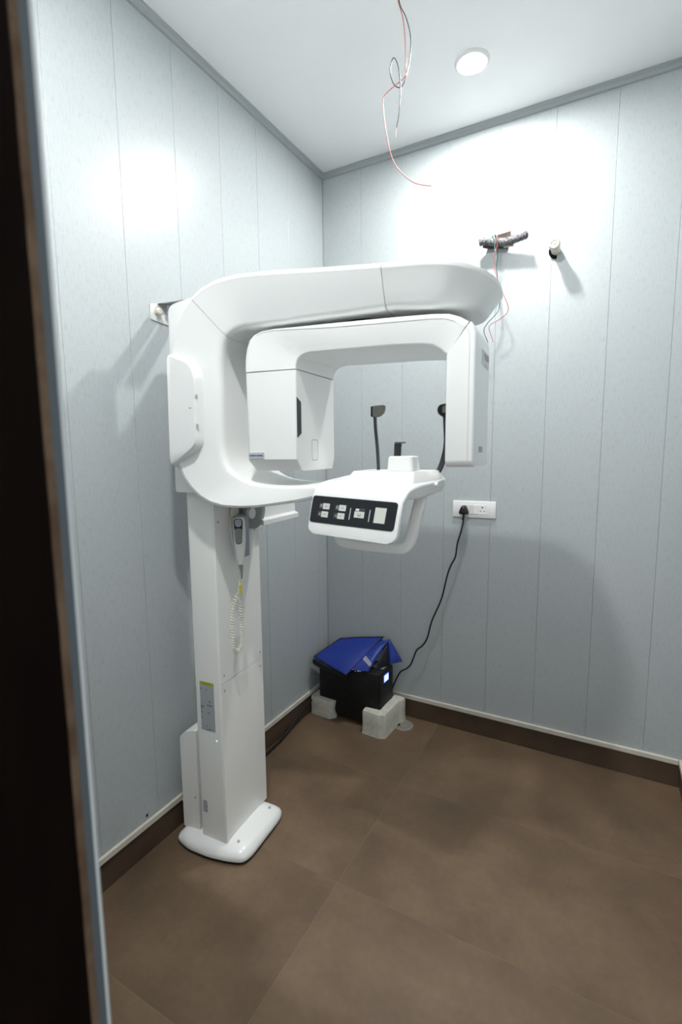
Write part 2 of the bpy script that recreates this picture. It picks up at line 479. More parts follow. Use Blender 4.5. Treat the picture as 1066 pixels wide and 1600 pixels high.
# base
outline = [(-0.232, 0.29), (-0.236, -0.026), (-0.16, -0.047), (-0.06, -0.047), (0.02, -0.034), (0.086, -0.014), (0.098, 0.030), (0.096, 0.24), (0.080, 0.284)]
def base_ring(ins, z, rad=0.024):
    cu, cv = -0.07, 0.125
    pts = []
    for u, v in outline:
        du, dv = u - cu, v - cv
        pts.append((u - ins * (du / 0.16), v - ins * (dv / 0.165), z))
    return fillet(pts, rad, 4)
bm = BM(); loft(bm, [base_ring(0.010, 0.0), base_ring(0.010, 0.012)])
part('foot_gasket', bm, 'black')
bm = BM(); loft(bm, [base_ring(0.006, 0.0121), base_ring(0.001, 0.016), base_ring(0.000, 0.024), base_ring(0.003, 0.034), base_ring(0.012, 0.045), base_ring(0.024, 0.053), base_ring(0.05, 0.060), base_ring(0.085, 0.064)])
base = part('base', bm, 'white')
for u, v in ((0.035, 0.028), (0.045, 0.235)):
    bm = BM(); cyl(bm, (u, v, 0.050), (u, v, 0.0615), 0.006, 12)
    part('screw_cap', bm, 'screw')
# column
bm = BM()
prof = [(-0.122, 0.0, 0), (-0.004, 0.0, 0), (-0.004, 0.283, 0), (-0.122, 0.283, 0)]
r0 = fillet(prof, [0.008, 0.004, 0.004, 0.012], 4)
loft(bm, [[Vector((p.x, p.y, 0.055)) for p in r0], [Vector((p.x, p.y, 1.46)) for p in r0]])
column = part('column', bm, 'column')
def cover(z0, z1):
    bm = BM()
    pr = fillet([(-0.0035, 0.0, 0), (0.002, 0.0015, 0), (0.002, 0.2815, 0), (-0.0035, 0.283, 0)], [0.0, 0.003, 0.003, 0.0], 3)
    loft(bm, [[Vector((p.x, p.y, z0)) for p in pr], [Vector((p.x, p.y, z1)) for p in pr]])
    return part('column_cover', bm, 'column', smooth=25)
cover(0.060, 0.7105); cover(0.7130, 1.455)
for v, z in ((0.022, 0.742), (0.262, 0.742), (0.022, 0.682), (0.262, 0.682), (0.022, 1.33), (0.25, 1.27)):
    bm = BM(); cyl(bm, (0.0015, v, z), (0.0035, v, z), 0.0045, 10)
    part('screw', bm, 'screw')
# rear guard on the left of the column foot
bm = BM()
poly = [(-0.226, 0.012, 0.05), (-0.226, 0.012, 0.445), (-0.200, 0.012, 0.472), (-0.142, 0.012, 0.490), (-0.142, 0.012, 0.05)]
slab(bm, poly, (0, 0.22, 0), 0.010)
part('rear_guard', bm, 'column', smooth=30)
bm = BM(); cyl(bm, (-0.158, 0.0095, 0.20), (-0.158, 0.0135, 0.20), 0.004, 10); part('screw', bm, 'screw')
# stickers on the column front
def vplate(name, u0, u1, z0, z1, material, v=-0.0015, parent=xray, th=0.0013):
    return part(name, box(BM(), (u0, v, z0), (u1, v + th, z1)), material, parent, None)
warn = vplate('warning_sticker', -0.098, -0.032, 0.517, 0.700, 'sticker_grey')
warn['label'] = 'grey printed sticker with a yellow heading strip'
vplate('sticker_heading', -0.098, -0.032, 0.700, 0.713, 'sticker_yellow', parent=warn)
vplate('small_sticker', -0.108, -0.088, 0.168, 0.214, 'sticker_grey')
bm = BM(); cyl(bm, (-0.028, -0.0015, 0.482), (-0.028, 0.0005, 0.482), 0.0025, 8); part('indicator_light', bm, 'led')

# carriage housing behind the C-shaped body
bm = BM()
poly = fillet([(-0.148, -0.028, 1.44), (-0.142, -0.028, 2.09), (0.02, -0.028, 2.112), (0.02, -0.028, 1.44)], [0.01, 0.03, 0.01, 0.01], 5)
def off(ring, du, v): return [Vector((p.x + du * (1 if p.x < -0.06 else 0), v, p.z)) for p in ring]
# the housing is open at the back: a front cheek, a rear cheek and a recessed web between them
for va, vb_ in ((-0.028, 0.034), (0.186, 0.290)):
    bm = BM(); loft(bm, [off(poly, 0.008, va), off(poly, 0.002, va + 0.003), off(poly, 0.0, va + 0.010), off(poly, 0.0, vb_ - 0.006), off(poly, 0.004, vb_)])
    part('carriage_cheek', bm, 'white')
bm = BM(); box(bm, (-0.066, 0.030, 1.45), (-0.010, 0.190, 1.90), 0.004, 1); part('carriage_web', bm, 'white', smooth=None)

# C-shaped body: stations (outer u,z, inner u,z)
ST = [(0.667, 2.090, 0.667, 1.978), (0.56, 2.100, 0.56, 1.978), (0.45, 2.110, 0.45, 1.978), (0.36, 2.120, 0.36, 1.978), (0.28, 2.127, 0.285, 1.978), (0.20, 2.132, 0.225, 1.978),
      (0.15, 2.131, 0.19, 1.977), (0.100, 2.126, 0.165, 1.974), (0.045, 2.110, 0.143, 1.967), (0.003, 2.087, 0.125, 1.953),
      (-0.033, 2.055, 0.113, 1.938), (-0.062, 2.010, 0.104, 1.918), (-0.083, 1.960, 0.097, 1.895), (-0.096, 1.905, 0.093, 1.86), (-0.101, 1.84, 0.091, 1.82),
      (-0.102, 1.75, 0.090, 1.75), (-0.102, 1.66, 0.090, 1.66), (-0.098, 1.60, 0.090, 1.61), (-0.086, 1.545, 0.094, 1.575), (-0.066, 1.500, 0.105, 1.545), (-0.036, 1.462, 0.120, 1.522),
      (0.000, 1.432, 0.140, 1.504), (0.040, 1.412, 0.166, 1.490), (0.09, 1.400, 0.20, 1.480), (0.15, 1.396, 0.245, 1.474), (0.21, 1.398, 0.285, 1.472), (0.28, 1.407, 0.33, 1.472), (0.345, 1.416, 0.375, 1.474), (0.405, 1.430, 0.425, 1.477), (0.50, 1.447, 0.505, 1.482)]
def c_ring(i, s):
    uo, zo, ui, zi = s
    n = len(ST) - 1
    o, n_ = Vector((uo, 0, zo)), Vector((ui, 0, zi))
    d = (n_ - o); L = d.length; d.normalize()
    vf, vb = -0.075, 0.300
    # inner edge set back from the rim; more on the top arm
    if i <= 5: vi = -0.034
    elif i <= 9: vi = -0.034 - (i - 5) / 4 * 0.014
    elif i <= 20: vi = -0.048
    else: vi = -0.048 + (i - 20) / 9 * 0.055
    if i >= 23: vf = -0.075 + (i - 23) / 6 * 0.085
    vbi = 0.250
    rim = min(0.013, L * 0.25)
    def P(v, k): q = o + d * k; return Vector((q.x, v, q.z))
    cs = [P(vf + 0.003, 0), P(vf, rim), P(vf + 0.0008, rim + 0.0015), P(vi, L), P(vbi, L), P(vb - 0.003, rim), P(vb, 0)]
    ri = min(0.026, L * 0.4) if 8 <= i <= 20 else min(0.018, L * 0.4)
    if 6 <= i <= 8: ri = 0.022
    return fillet(cs, [0.003, 0.001, 0.001, ri, ri, 0.006, 0.004], 5)
def c_part(name, a, b, g0=0.0, g1=0.0):
    st = [list(ST[i]) for i in range(a, b + 1)]
    idx = list(range(a, b + 1))
    def shift(k, j, g):
        for c in range(4): st[k][c] += (st[j][c] - st[k][c]) * g / max(1e-6, (Vector((st[j][0], st[j][1])) - Vector((st[k][0], st[k][1]))).length)
    if g0: shift(0, 1, g0)
    if g1: shift(-1, -2, g1)
    bm = BM(); loft(bm, [c_ring(i, s) for i, s in zip(idx, st)])
    return part(name, bm, 'white', smooth=38)
c_part('upper_arm', 0, 9, 0.0010, 0.0010)
c_body = c_part('c_shaped_body', 9, 29, 0.0010)
# dark backing inside the two seams
for s, i in ((ST[0], 0), (ST[9], 9)):
    r = c_ring(i, s)
    c0 = sum(r, Vector()) / len(r)
    q = [c0 + (p - c0) * 0.955 for p in r]
    nrm = (q[6] - q[0]).cross(q[22] - q[0]).normalized() * 0.003
    bm = BM(); loft(bm, [[p - nrm for p in q], [p + nrm for p in q]]); part('seam_joint', bm, 'gap')
# rounded end of the arm
def end_outline(uc, un, vf, vb, vc=0.1125):
    """plan outline of the arm end: straight sides, soft rounded nose, fuller at the back"""
    pts = []
    for k in range(5): pts.append((0.668 + (uc - 0.668) * k / 4, vf))
    for k in range(1, 15):
        a = PI / 2 * k / 14
        pts.append((uc + (un - uc) * math.sin(a) ** (2 / 2.3), vc - (vc - vf) * math.cos(a) ** (2 / 2.3)))
    for k in range(1, 15):
        a = PI / 2 * k / 14
        pts.append((uc + (un - uc) * math.cos(a) ** (2 / 3.4), vc + (vb - vc) * math.sin(a) ** (2 / 3.4)))
    for k in range(1, 5): pts.append((uc + (0.668 - uc) * k / 4, vb))
    return pts
def zrim(u): return 2.0895 - 0.009 * (u - 0.668) / 0.1 - 0.016 * max(0, (u - 0.80) / 0.158) ** 2
rimo = end_outline(0.785, 0.958, -0.075, 0.300)
boto = end_outline(0.775, 0.912, -0.034, 0.250)
def zbot(u): return 1.978 - 0.012 * min(1, max(0, (u - 0.69) / 0.1))
bot_c = Vector((0.74, 0.10, 0))
def layer(f): return [f(Vector((r[0], r[1], zrim(r[0]))), Vector((b_[0], b_[1], zbot(b_[0])))) for r, b_ in zip(rimo, boto)]
def inward(p, d):
    q = Vector((min(p.x, 0.80), 0.1125, 0)) - Vector((p.x, p.y, 0))
    return p + q.normalized() * d if q.length > d else p
rings = [layer(lambda r, b_: inward(r, 0.003)), layer(lambda r, b_: r - Vector((0, 0, 0.0015))), layer(lambda r, b_: r - Vector((0, 0, 0.013))),
         layer(lambda r, b_: inward(r, 0.0008) - Vector((0, 0, 0.0145)))]
for f, ins in ((0.45, 0), (0.82, 0.0), (0.90, 0.0012), (0.96, 0.005), (0.99, 0.011), (1.0, 0.019)):
    rings.append(layer(lambda r, b_: inward((r - Vector((0, 0, 0.0145))).lerp(b_, f), ins)))
bm = BM(); loft(bm, rings)
part('arm_end_cover', bm, 'white', smooth=38)

# protruding side pod of the C-shaped body
face = [(-0.094, 1.915), (-0.056, 1.898), (0.000, 1.878), (0.022, 1.835), (0.016, 1.612), (-0.012, 1.588), (-0.098, 1.537), (-0.103, 1.56)]
def pod(v, gr, rad):
    cu, cz = -0.05, 1.73
    return fillet([(cu + (u - cu) * (1 + gr * 0.7) + (0.0 if u > -0.1 else 0.0), v, cz + (z - cz) * (1 + gr * 0.45)) for u, z in face], rad, 5)
bm = BM()
loft(bm, [pod(-0.093, -0.05, 0.022), pod(-0.0905, 0.0, 0.024), pod(-0.083, 0.045, 0.026), pod(-0.060, 0.14, 0.03), pod(-0.03, 0.36, 0.035)])
side_pod = part('side_pod', bm, 'white')
for z in (1.768, 1.672):
    bm = BM(); slab(bm, [(0.019, -0.0915, z - 0.006), (0.026, -0.0900, z - 0.004), (0.026, -0.0900, z + 0.004), (0.021, -0.0915, z + 0.006)], (0, 0.004, 0))
    part('notch', bm, 'screw', side_pod, None)
vplate('print_mark', -0.006, 0.004, 1.728, 1.731, 'mid_grey', -0.0937, side_pod)
bm = BM(); slab(bm, [(0.082, -0.064, 1.4285), (0.094, -0.064, 1.4275), (0.088, -0.063, 1.437)], (0.0, 0.003, 0.001))
part('warning_mark', bm, 'mid_grey', c_body, None)

# rotor: beam with tube head and detector
def rotor_ring(o, i_, e=0.020, vf=-0.045, vi=-0.032, vb=0.250):
    o, i_ = Vector((o[0], 0, o[1])), Vector((i_[0], 0, i_[1]))
    L = (i_ - o).length; d = (i_ - o).normalized()
    def P(v, k): q = o + d * k; return Vector((q.x, v, q.z))
    return fillet([P(vf + e, 0), P(vf + 0.001, 0.013), P(vf, 0.017), P(vi, L), P(vb, L), P(vb, 0)], [0.010, 0.004, 0.004, 0.006, 0.012, 0.012], 4)
RB = [((0.189, 1.838), (0.371, 1.838)), ((0.189, 1.88), (0.371, 1.846)), ((0.192, 1.912), (0.374, 1.856)), ((0.202, 1.940), (0.381, 1.868)), ((0.218, 1.955), (0.392, 1.876)), ((0.245, 1.964), (0.408, 1.881)), ((0.29, 1.967), (0.43, 1.883)),
      ((0.50, 1.963), (0.52, 1.880)), ((0.70, 1.957), (0.70, 1.877)), ((0.80, 1.953), (0.770, 1.873)), ((0.845, 1.948), (0.800, 1.868)), ((0.876, 1.936), (0.822, 1.856)), ((0.902, 1.919), (0.8425, 1.8380))]
bm = BM(); loft(bm, [rotor_ring(a, b, (0.001, 0.004, 0.009, 0.014, 0.018)[min(i, 4)] if i < 5 else 0.020) for i, (a, b) in enumerate(RB)])
rotor = part('rotor_beam', bm, 'white', smooth=38)
bm = BM(); cyl(bm, (0.55, 0.11, 1.955), (0.55, 0.11, 1.985), 0.085, 40); part('rotation_joint', bm, 'gap')
# tube head
def tube_ring(z, ins=0.0, cut=0.0):
    return fillet([(0.189 + ins, -0.044 + cut, z), (0.371, -0.032 + cut, z), (0.371, 0.250 - cut * 0.5, z), (0.189 + ins, 0.250 - cut * 0.5, z)], [0.010, 0.005, 0.016, 0.012], 4)
bm = BM()
loft(bm, [tube_ring(1.520, 0.016, 0.040), tube_ring(1.523, 0.010, 0.028), tube_ring(1.534, 0.006, 0.020), tube_ring(1.550, 0.0, 0.006), tube_ring(1.558, 0.0, 0.0), tube_ring(1.8355)])
tube_head = part('tube_head', bm, 'white')
bm = BM(); slab(bm, [(0.200, -0.03, 1.8350), (0.368, -0.02, 1.8350), (0.368, 0.24, 1.8350), (0.200, 0.24, 1.8350)], (0, 0, 0.0035)); part('seam_joint', bm, 'gap', smooth=None)
bm = BM()
slab(bm, [(0.3705, -0.030, 1.752), (0.3705, -0.004, 1.738), (0.3705, -0.004, 1.640), (0.3705, -0.030, 1.626)], (0.0016, 0, 0))
part('beam_window', bm, 'charcoal', tube_head, None)
bm = BM()
ro = fillet([(0.3707, 0.066, 1.552), (0.3707, 0.110, 1.552), (0.3707, 0.110, 1.622), (0.3707, 0.066, 1.622)], 0.008, 4)
c0 = Vector((0.3707, 0.088, 1.587)); ri = [c0 + (p - c0) * 0.93 for p in ro]
a = [bm.verts.new(p + Vector((0.0008, 0, 0))) for p in ro]; b = [bm.verts.new(p + Vector((0.0008, 0, 0))) for p in ri]; a2 = [bm.verts.new(p) for p in ro]; b2 = [bm.verts.new(p) for p in ri]
for i in range(len(a)):
    j = (i + 1) % len(a)
    bm.faces.new((a[i], a[j], b[j], b[i])); bm.faces.new((a2[i], a2[j], a[j], a[i])); bm.faces.new((b2[i], b2[j], b[j], b[i]))
part('hatch_outline', bm, 'grey_plastic', tube_head, None)
ts = vplate('small_sticker', 0.196, 0.252, 1.561, 1.580, 'sticker_plain', -0.0462, tube_head, 0.004)
vplate('sticker_text', 0.199, 0.249, 1.5685, 1.5725, 'sticker_small', -0.0468, ts, 0.001)
# detector
def det_ring(z, cut=0.0):
    return fillet([(0.844, -0.046 + cut, z), (0.917, -0.046 + cut, z), (0.921, -0.040 + cut * 0.6, z), (0.921, 0.20 - cut * 0.3, z), (0.900, 0.250 - cut, z), (0.844, 0.250 - cut, z)], [0.003, 0.004, 0.004, 0.02, 0.02, 0.01], 4)
bm = BM()
def sh_ring(u0, z0, u1, z1):
    return fillet([Vector((u0, -0.046 + 0.012 * (z0 > 1.837), z0)), Vector((u1, -0.046, z1)), Vector((u1 + 0.004, -0.040, z1)), Vector((u1 + 0.004, 0.20, z1)), Vector((u1 - 0.017, 0.250, z1)), Vector((u0, 0.250, z0))], [0.003, 0.004, 0.004, 0.02, 0.02, 0.01], 4)
rings = [det_ring(1.536, 0.022), det_ring(1.538, 0.012), det_ring(1.546, 0.003), det_ring(1.556), det_ring(1.80), sh_ring(0.844, 1.822, 0.917, 1.850), sh_ring(0.844, 1.834, 0.9165, 1.885), sh_ring(0.8443, 1.8355, 0.912, 1.903), sh_ring(0.8445, 1.8362, 0.9045, 1.9155)]
loft(bm, rings)
detector = part('detector_head', bm, 'white')
sj = [(0.8440, -0.030, 1.8380), (0.9020, -0.038, 1.9175), (0.9020, 0.24, 1.9175), (0.8440, 0.24, 1.8380)]
bm = BM(); slab(bm, [Vector(p) + Vector((0.002, 0, -0.0016)) for p in sj], (-0.0035, 0, 0.0027)); part('seam_joint', bm, 'gap', smooth=None)
def uplate(name, v0, v1, z0, z1, material, u, parent, th=0.0014):
    return part(name, box(BM(), (u, v0, z0), (u + th, v1, z1)), material, parent, None)
lb = uplate('data_label', 0.050, 0.178, 1.820, 1.862, 'label_white', 0.9205, detector)
uplate('label_block', 0.105, 0.168, 1.841, 1.858, 'label_brown', 0.9215, lb)
uplate('code_label', 0.035, 0.095, 1.575, 1.592, 'label_code', 0.9205, detector)

# fine cover joints on the rotor and the detector
def joint_line(name, pts, parent):
    bm = BM(); tube(bm, pts, 0.0007, 5); return part(name, bm, 'screw', parent, None)
jl = []
for i, (o_, n_) in enumerate(RB[4:12]):
    o3, n3_ = Vector((o_[0], 0, o_[1])), Vector((n_[0], 0, n_[1]))
    q = o3 + (n3_ - o3).normalized() * 0.019
    jl.append((q.x, -0.0449, q.z))
joint_line('cover_joint', jl, rotor)
joint_line('cover_joint', [(0.9045, -0.0461, 1.552), (0.9045, -0.0461, 1.86), (0.902, -0.0461, 1.892), (0.894, -0.0455, 1.900)], detector)

# ------------------------------------------------------------------ chin rest unit with the control panel
TLp, TRp = Vector((0.428, -0.045, 1.4525)), Vector((0.744, -0.095, 1.443))
BLp, BRp = Vector((0.413, -0.062, 1.334)), Vector((0.727, -0.115, 1.324))
nrm = (BRp - BLp).cross(TLp - BLp).normalized()
if nrm.y > 0: nrm = -nrm
TRp = TRp - nrm * (TRp - BLp).dot(nrm)
def face_pt(s, t, d=0.0):
    p = (BLp * (1 - s) + BRp * s) * (1 - t) + (TLp * (1 - s) + TRp * s) * t
    return p + nrm * d
bm = BM(); rings = []
def st(L, Rr, back):
    L, Rr, back = Vector(L), Vector(Rr), Vector(back)
    x = (Rr - L).normalized()
    return fillet([L, Rr, Rr + back - x * 0.006, L + back + x * 0.006], [0.010, 0.010, 0.008, 0.008], 5)
bk = -nrm * 0.030
for t, ins in ((-0.03, 0.075), (0.0, 0.045), (0.04, 0.022), (0.10, 0.006), (0.17, 0.0)):
    rings.append(st(face_pt(ins, t), face_pt(1 - ins, t), bk))
for t in (0.5, 0.95): rings.append(st(face_pt(0, t), face_pt(1, t), bk))
dn = Vector((0, 0.012, -0.040))
rings.append(st((0.432, -0.036, 1.470), (0.7495, -0.086, 1.460), bk * 0.95 + Vector((0, 0, -0.010))))
rings.append(st((0.438, -0.022, 1.4825), (0.754, -0.070, 1.4715), Vector((0, 0.026, -0.028))))
rings.append(st((0.447, 0.000, 1.4895), (0.760, -0.045, 1.4785), Vector((0, 0.016, -0.037))))
rings.append(st((0.456, 0.030, 1.494), (0.768, -0.010, 1.4835), Vector((0, 0.004, -0.042))))
rings.append(st((0.47, 0.10, 1.500), (0.786, 0.07, 1.488), Vector((0, 0, -0.042))))
rings.append(st((0.485, 0.19, 1.506), (0.797, 0.16, 1.494), Vector((0, 0, -0.042))))
rings.append(st((0.50, 0.225, 1.504), (0.790, 0.21, 1.493), Vector((0, 0, -0.036))))
loft(bm, rings)
console = part('console_housing', bm, 'white', smooth=40)
bm = BM(); cyl(bm, (0.7765, 0.085, 1.4785), (0.796, 0.083, 1.4785), 0.0075, 12); part('knob', bm, 'white', console)
# black overlay and its keys; a,b run right and down over the overlay
def ov(a, b, d):
    s = 0.025 + 0.93 * a; t = 0.952 - (0.692 - 0.012 * a) * b
    return face_pt(s, t, d)
def ov_plate(name, a, b, wa, hb, material, d0, d1, rad=0.0, parent=None):
    q = [ov(a - wa / 2, b + hb / 2, d0), ov(a + wa / 2, b + hb / 2, d0), ov(a + wa / 2, b - hb / 2, d0), ov(a - wa / 2, b - hb / 2, d0)]
    bm = BM(); slab(bm, q, nrm * (d1 - d0), rad, 4)
    return part(name, bm, material, parent or overlay, None)
overlay = None
overlay = ov_plate('control_panel', 0.5, 0.5, 1.0, 1.0, 'panel_black', -0.002, 0.0012, 0.011, xray)
overlay['label'] = 'black control panel with pale keys and a small screen'
def bars(name, segs, material, d, wid=0.0012):
    bm = BM()
    for (a0, b0, a1, b1) in segs:
        p, q = ov(a0, b0, d), ov(a1, b1, d)
        x = (q - p).normalized().cross(nrm).normalized() * wid / 2
        slab(bm, [p - x, q - x, q + x, p + x], nrm * 0.0003)
    return bm
for (a, b, up, glyph) in ((0.188, 0.365, 1, 0), (0.182, 0.665, 0, 1), (0.389, 0.37, 1, 2), (0.385, 0.665, 0, 3)):
    k = ov_plate('key', a, b, 0.083, 0.215, 'key', 0.0010, 0.0020, 0.0012)
    s = -1 if up else 1
    part('arrow_mark', bars('m', [(a - 0.012, b - s * 0.022, a, b + s * 0.018), (a, b + s * 0.018, a + 0.012, b - s * 0.022)], 'ink', 0.0019), 'ink', k, None)
    g = ov_plate('key_icon', a - 0.066, b, 0.048, 0.19, 'key_grey', 0.0010, 0.0014)
    x, y = a - 0.063, b
    G = {0: [(x - .008, y + .05, x - .008, y - .06), (x - .008, y - .06, x + .010, y - .06), (x + .010, y - .06, x + .010, y - .01), (x - .008, y - .0, x + .010, y - .0)],
         1: [(x - .008, y + .05, x - .008, y - .03), (x - .008, y - .03, x + .010, y - .03), (x + .010, y - .03, x + .010, y + .04), (x - .006, y + .02, x + .008, y + .02)],
         2: [(x - .010, y + .06, x - .010, y - .06), (x + .008, y + .06, x + .008, y - .06), (x - .012, y - .0, x + .012, y - .0), (x - .012, y - .06, x + .0, y - .06)],
         3: [(x + .006, y + .05, x + .006, y - .05), (x - .012, y + .01, x + .012, y + .01)]}[glyph]
    part('icon_mark', bars('m', G, 'pale_print', 0.00135, 0.0011), 'pale_print', g, None)
for a, b in ((0.487, 0.545), (0.712, 0.545)):
    ov_plate('divider_line', a, b, 0.009, 0.42, 'pale_print', 0.0010, 0.0015)
k = ov_plate('key', 0.596, 0.545, 0.115, 0.225, 'key', 0.0010, 0.0020, 0.0012)
part('patient_mark', bars('m', [(.580, .50, .583, .60), (.583, .60, .610, .60), (.610, .60, .613, .50), (.590, .57, .603, .57), (.590, .53, .592, .57), (.603, .57, .604, .53)], 'ink', 0.0019, 0.0010), 'ink', k, None)
ov_plate('key_icon', 0.620, 0.365, 0.07, 0.10, 'key_grey', 0.0010, 0.0014)
ov_plate('white_tab', 0.567, 0.375, 0.038, 0.07, 'socket_white', 0.0010, 0.0016)  # small plain white tab above the key
ov_plate('screen', 0.829, 0.50, 0.122, 0.54, 'lcd', 0.0010, 0.0018, 0.0012)

# raised platform, chin post, bite hook
bm = BM()
def pring(z, ins, r):
    return fillet([(0.514 + ins * 0.8, 0.012 + ins, z), (0.742 - ins * 0.2, -0.006 + ins, z), (0.786 - ins * 0.8, 0.10, z), (0.796 - ins * 0.8, 0.185 - ins * 0.5, z), (0.530 + ins * 0.5, 0.20 - ins * 0.5, z)], r, 4)
loft(bm, [pring(1.476, 0.0, 0.008), pring(1.491, 0.001, 0.008), pring(1.517, 0.022, 0.007), pring(1.5195, 0.025, 0.006)])
part('platform', bm, 'white')
bm = BM()
def qring(z, g, r=0.016):
    return fillet([(0.640 - g, 0.055 - g, z), (0.722 + g, 0.048 - g, z), (0.726 + g, 0.125 + g, z), (0.646 - g, 0.13 + g, z)], r, 4)
loft(bm, [qring(1.520, 0.0025), qring(1.557, 0.0), qring(1.562, -0.001), qring(1.5655, -0.005)])
part('chin_post', bm, 'white')
bm = BM()
loft(bm, [[Vector(p) for p in r] for r in (
    [(0.655, 0.078, 1.562), (0.677, 0.077, 1.562), (0.677, 0.083, 1.562), (0.655, 0.084, 1.562)],
    [(0.656, 0.078, 1.594), (0.678, 0.077, 1.594), (0.678, 0.083, 1.594), (0.656, 0.084, 1.594)],
    [(0.657, 0.076, 1.601), (0.679, 0.074, 1.601), (0.680, 0.082, 1.603), (0.658, 0.084, 1.603)],
    [(0.660, 0.070, 1.605), (0.684, 0.067, 1.605), (0.684, 0.070, 1.609), (0.660, 0.073, 1.609)],
    [(0.668, 0.045, 1.604), (0.705, 0.040, 1.604), (0.705, 0.042, 1.608), (0.668, 0.047, 1.608)])])
part('bite_hook', bm, 'charcoal', smooth=None)
# temple supports
def flat_rod(name, pts, w_, th, material='charcoal'):
    P = catmull(pts, 6); rings = []
    for i, p in enumerate(P):
        t = (P[min(i + 1, len(P) - 1)] - P[max(i - 1, 0)]).normalized()
        s = t.cross(Vector((0, 1, 0))).normalized(); f = s.cross(t).normalized()
        rings.append(fillet([p - s * w_ - f * th, p + s * w_ - f * th, p + s * w_ + f * th, p - s * w_ + f * th], min(w_, th) * 0.7, 3))
    bm = BM(); loft(bm, rings); return part(name, bm, material)
flat_rod('temple_rod', [(0.581, 0.14, 1.505), (0.580, 0.14, 1.54), (0.576, 0.14, 1.60), (0.571, 0.14, 1.65), (0.568, 0.14, 1.70)], 0.0042, 0.007)
flat_rod('temple_rod', [(0.766, 0.17, 1.500), (0.783, 0.17, 1.532), (0.795, 0.17, 1.575), (0.799, 0.17, 1.61), (0.797, 0.17, 1.66), (0.794, 0.17, 1.705)], 0.0085, 0.006)
def pad(poly, v):
    bm = BM()
    r = fillet([(u, v, z) for u, z in poly], 0.007, 4)
    c0 = sum(r, Vector()) / len(r)
    sc = lambda k, dv: [c0 + (p - c0) * k + Vector((0, dv, 0)) for p in r]
    loft(bm, [sc(0.86, -0.012), sc(1.0, -0.007), sc(1.0, 0.010), sc(0.86, 0.016)])
    return bm
p_ = part('temple_pad', pad([(0.559, 1.701), (0.560, 1.728), (0.603, 1.730), (0.599, 1.705), (0.583, 1.693), (0.566, 1.692)], 0.140), 'taupe')
bm = BM(); box(bm, (0.5575, 0.1265, 1.693), (0.565, 0.155, 1.727), 0.003, 2); part('pad_edge', bm, 'black', p_)
p_ = part('temple_pad', pad([(0.769, 1.712), (0.776, 1.725), (0.812, 1.730), (0.815, 1.700), (0.792, 1.683), (0.772, 1.697)], 0.170), 'black')
bm = BM(); slab(bm, [(0.786, 0.1572, 1.700), (0.788, 0.1572, 1.720), (0.806, 0.1572, 1.722), (0.806, 0.1572, 1.697)], (0, 0.003, 0), 0.005); part('pad_face', bm, 'taupe', p_)
# patient handle under the console
hp = catmull([(0.744, 0.09, 1.470), (0.743, 0.075, 1.43), (0.737, 0.062, 1.390), (0.723, 0.055, 1.325)], 6)
hp += catmull([(0.717, 0.053, 1.302), (0.707, 0.051, 1.287), (0.692, 0.050, 1.279), (0.672, 0.050, 1.277)], 6)
hp += catmull([(0.63, 0.05, 1.2775), (0.57, 0.05, 1.279), (0.515, 0.05, 1.282)], 6)
hp += catmull([(0.495, 0.050, 1.285), (0.483, 0.051, 1.294), (0.478, 0.053, 1.312), (0.485, 0.06, 1.38), (0.49, 0.09, 1.470)], 6)
rings = []
for i, p in enumerate(hp):
    t = (hp[min(i + 1, len(hp) - 1)] - hp[max(i - 1, 0)]).normalized()
    s = t.cross(Vector((0, 1, 0))).normalized(); f = s.cross(t).normalized()
    a, b = 0.0185, 0.0150
    rings.append(fillet([p - s * a - f * b, p + s * a - f * b, p + s * a + f * b, p - s * a + f * b], 0.011, 3))
bm = BM(); loft(bm, rings)
part('patient_handle', bm, 'white', smooth=50)

# holder for the hand switch, disc hub and rear bracket bar under the body
bm = BM()
prof = [(0.003, 1.19), (0.050, 1.185), (0.052, 1.30), (0.047, 1.335), (0.034, 1.348), (0.003, 1.35)]
r0 = fillet([(u, 0.114, z) for u, z in prof], [0.004, 0.006, 0.01, 0.01, 0.01, 0.004], 3)
loft(bm, [[p + Vector((0, 0.003, 0)) for p in r0], r0 and [p + Vector((0, 0.006, 0)) for p in r0], [p + Vector((0, 0.030, 0)) for p in r0], [p + Vector((-0.004 if p.x > 0.02 else 0, 0.036, 0)) for p in r0]])
holder = part('switch_holder', bm, 'grey_plastic')
bm = BM(); cyl(bm, (0.0025, 0.225, 1.352), (0.024, 0.225, 1.352), 0.074, 40); part('hub_disc', bm, 'mid_grey')
bm = BM(); cyl(bm, (0.0245, 0.185, 1.345), (0.040, 0.185, 1.345), 0.022, 24); part('hub_cap', bm, 'white')
bm = BM()
poly = [(0.006, 0.272, 1.285), (0.034, 0.272, 1.285), (0.034, 0.272, 1.303), (0.016, 0.272, 1.312), (0.016, 0.272, 1.375), (0.006, 0.272, 1.375)]
slab(bm, poly, (0, 0.285, 0)); part('bracket_bar', bm, 'white', smooth=None)
bm = BM(); box(bm, (0.004, 0.052, 1.385), (0.020, 0.085, 1.404), 0.002, 1); part('connector', bm, 'rust', smooth=None)
bm = BM(); box(bm, (0.004, 0.090, 1.34), (0.016, 0.13, 1.40), 0.003, 1); part('connector_boot', bm, 'cream', smooth=None)

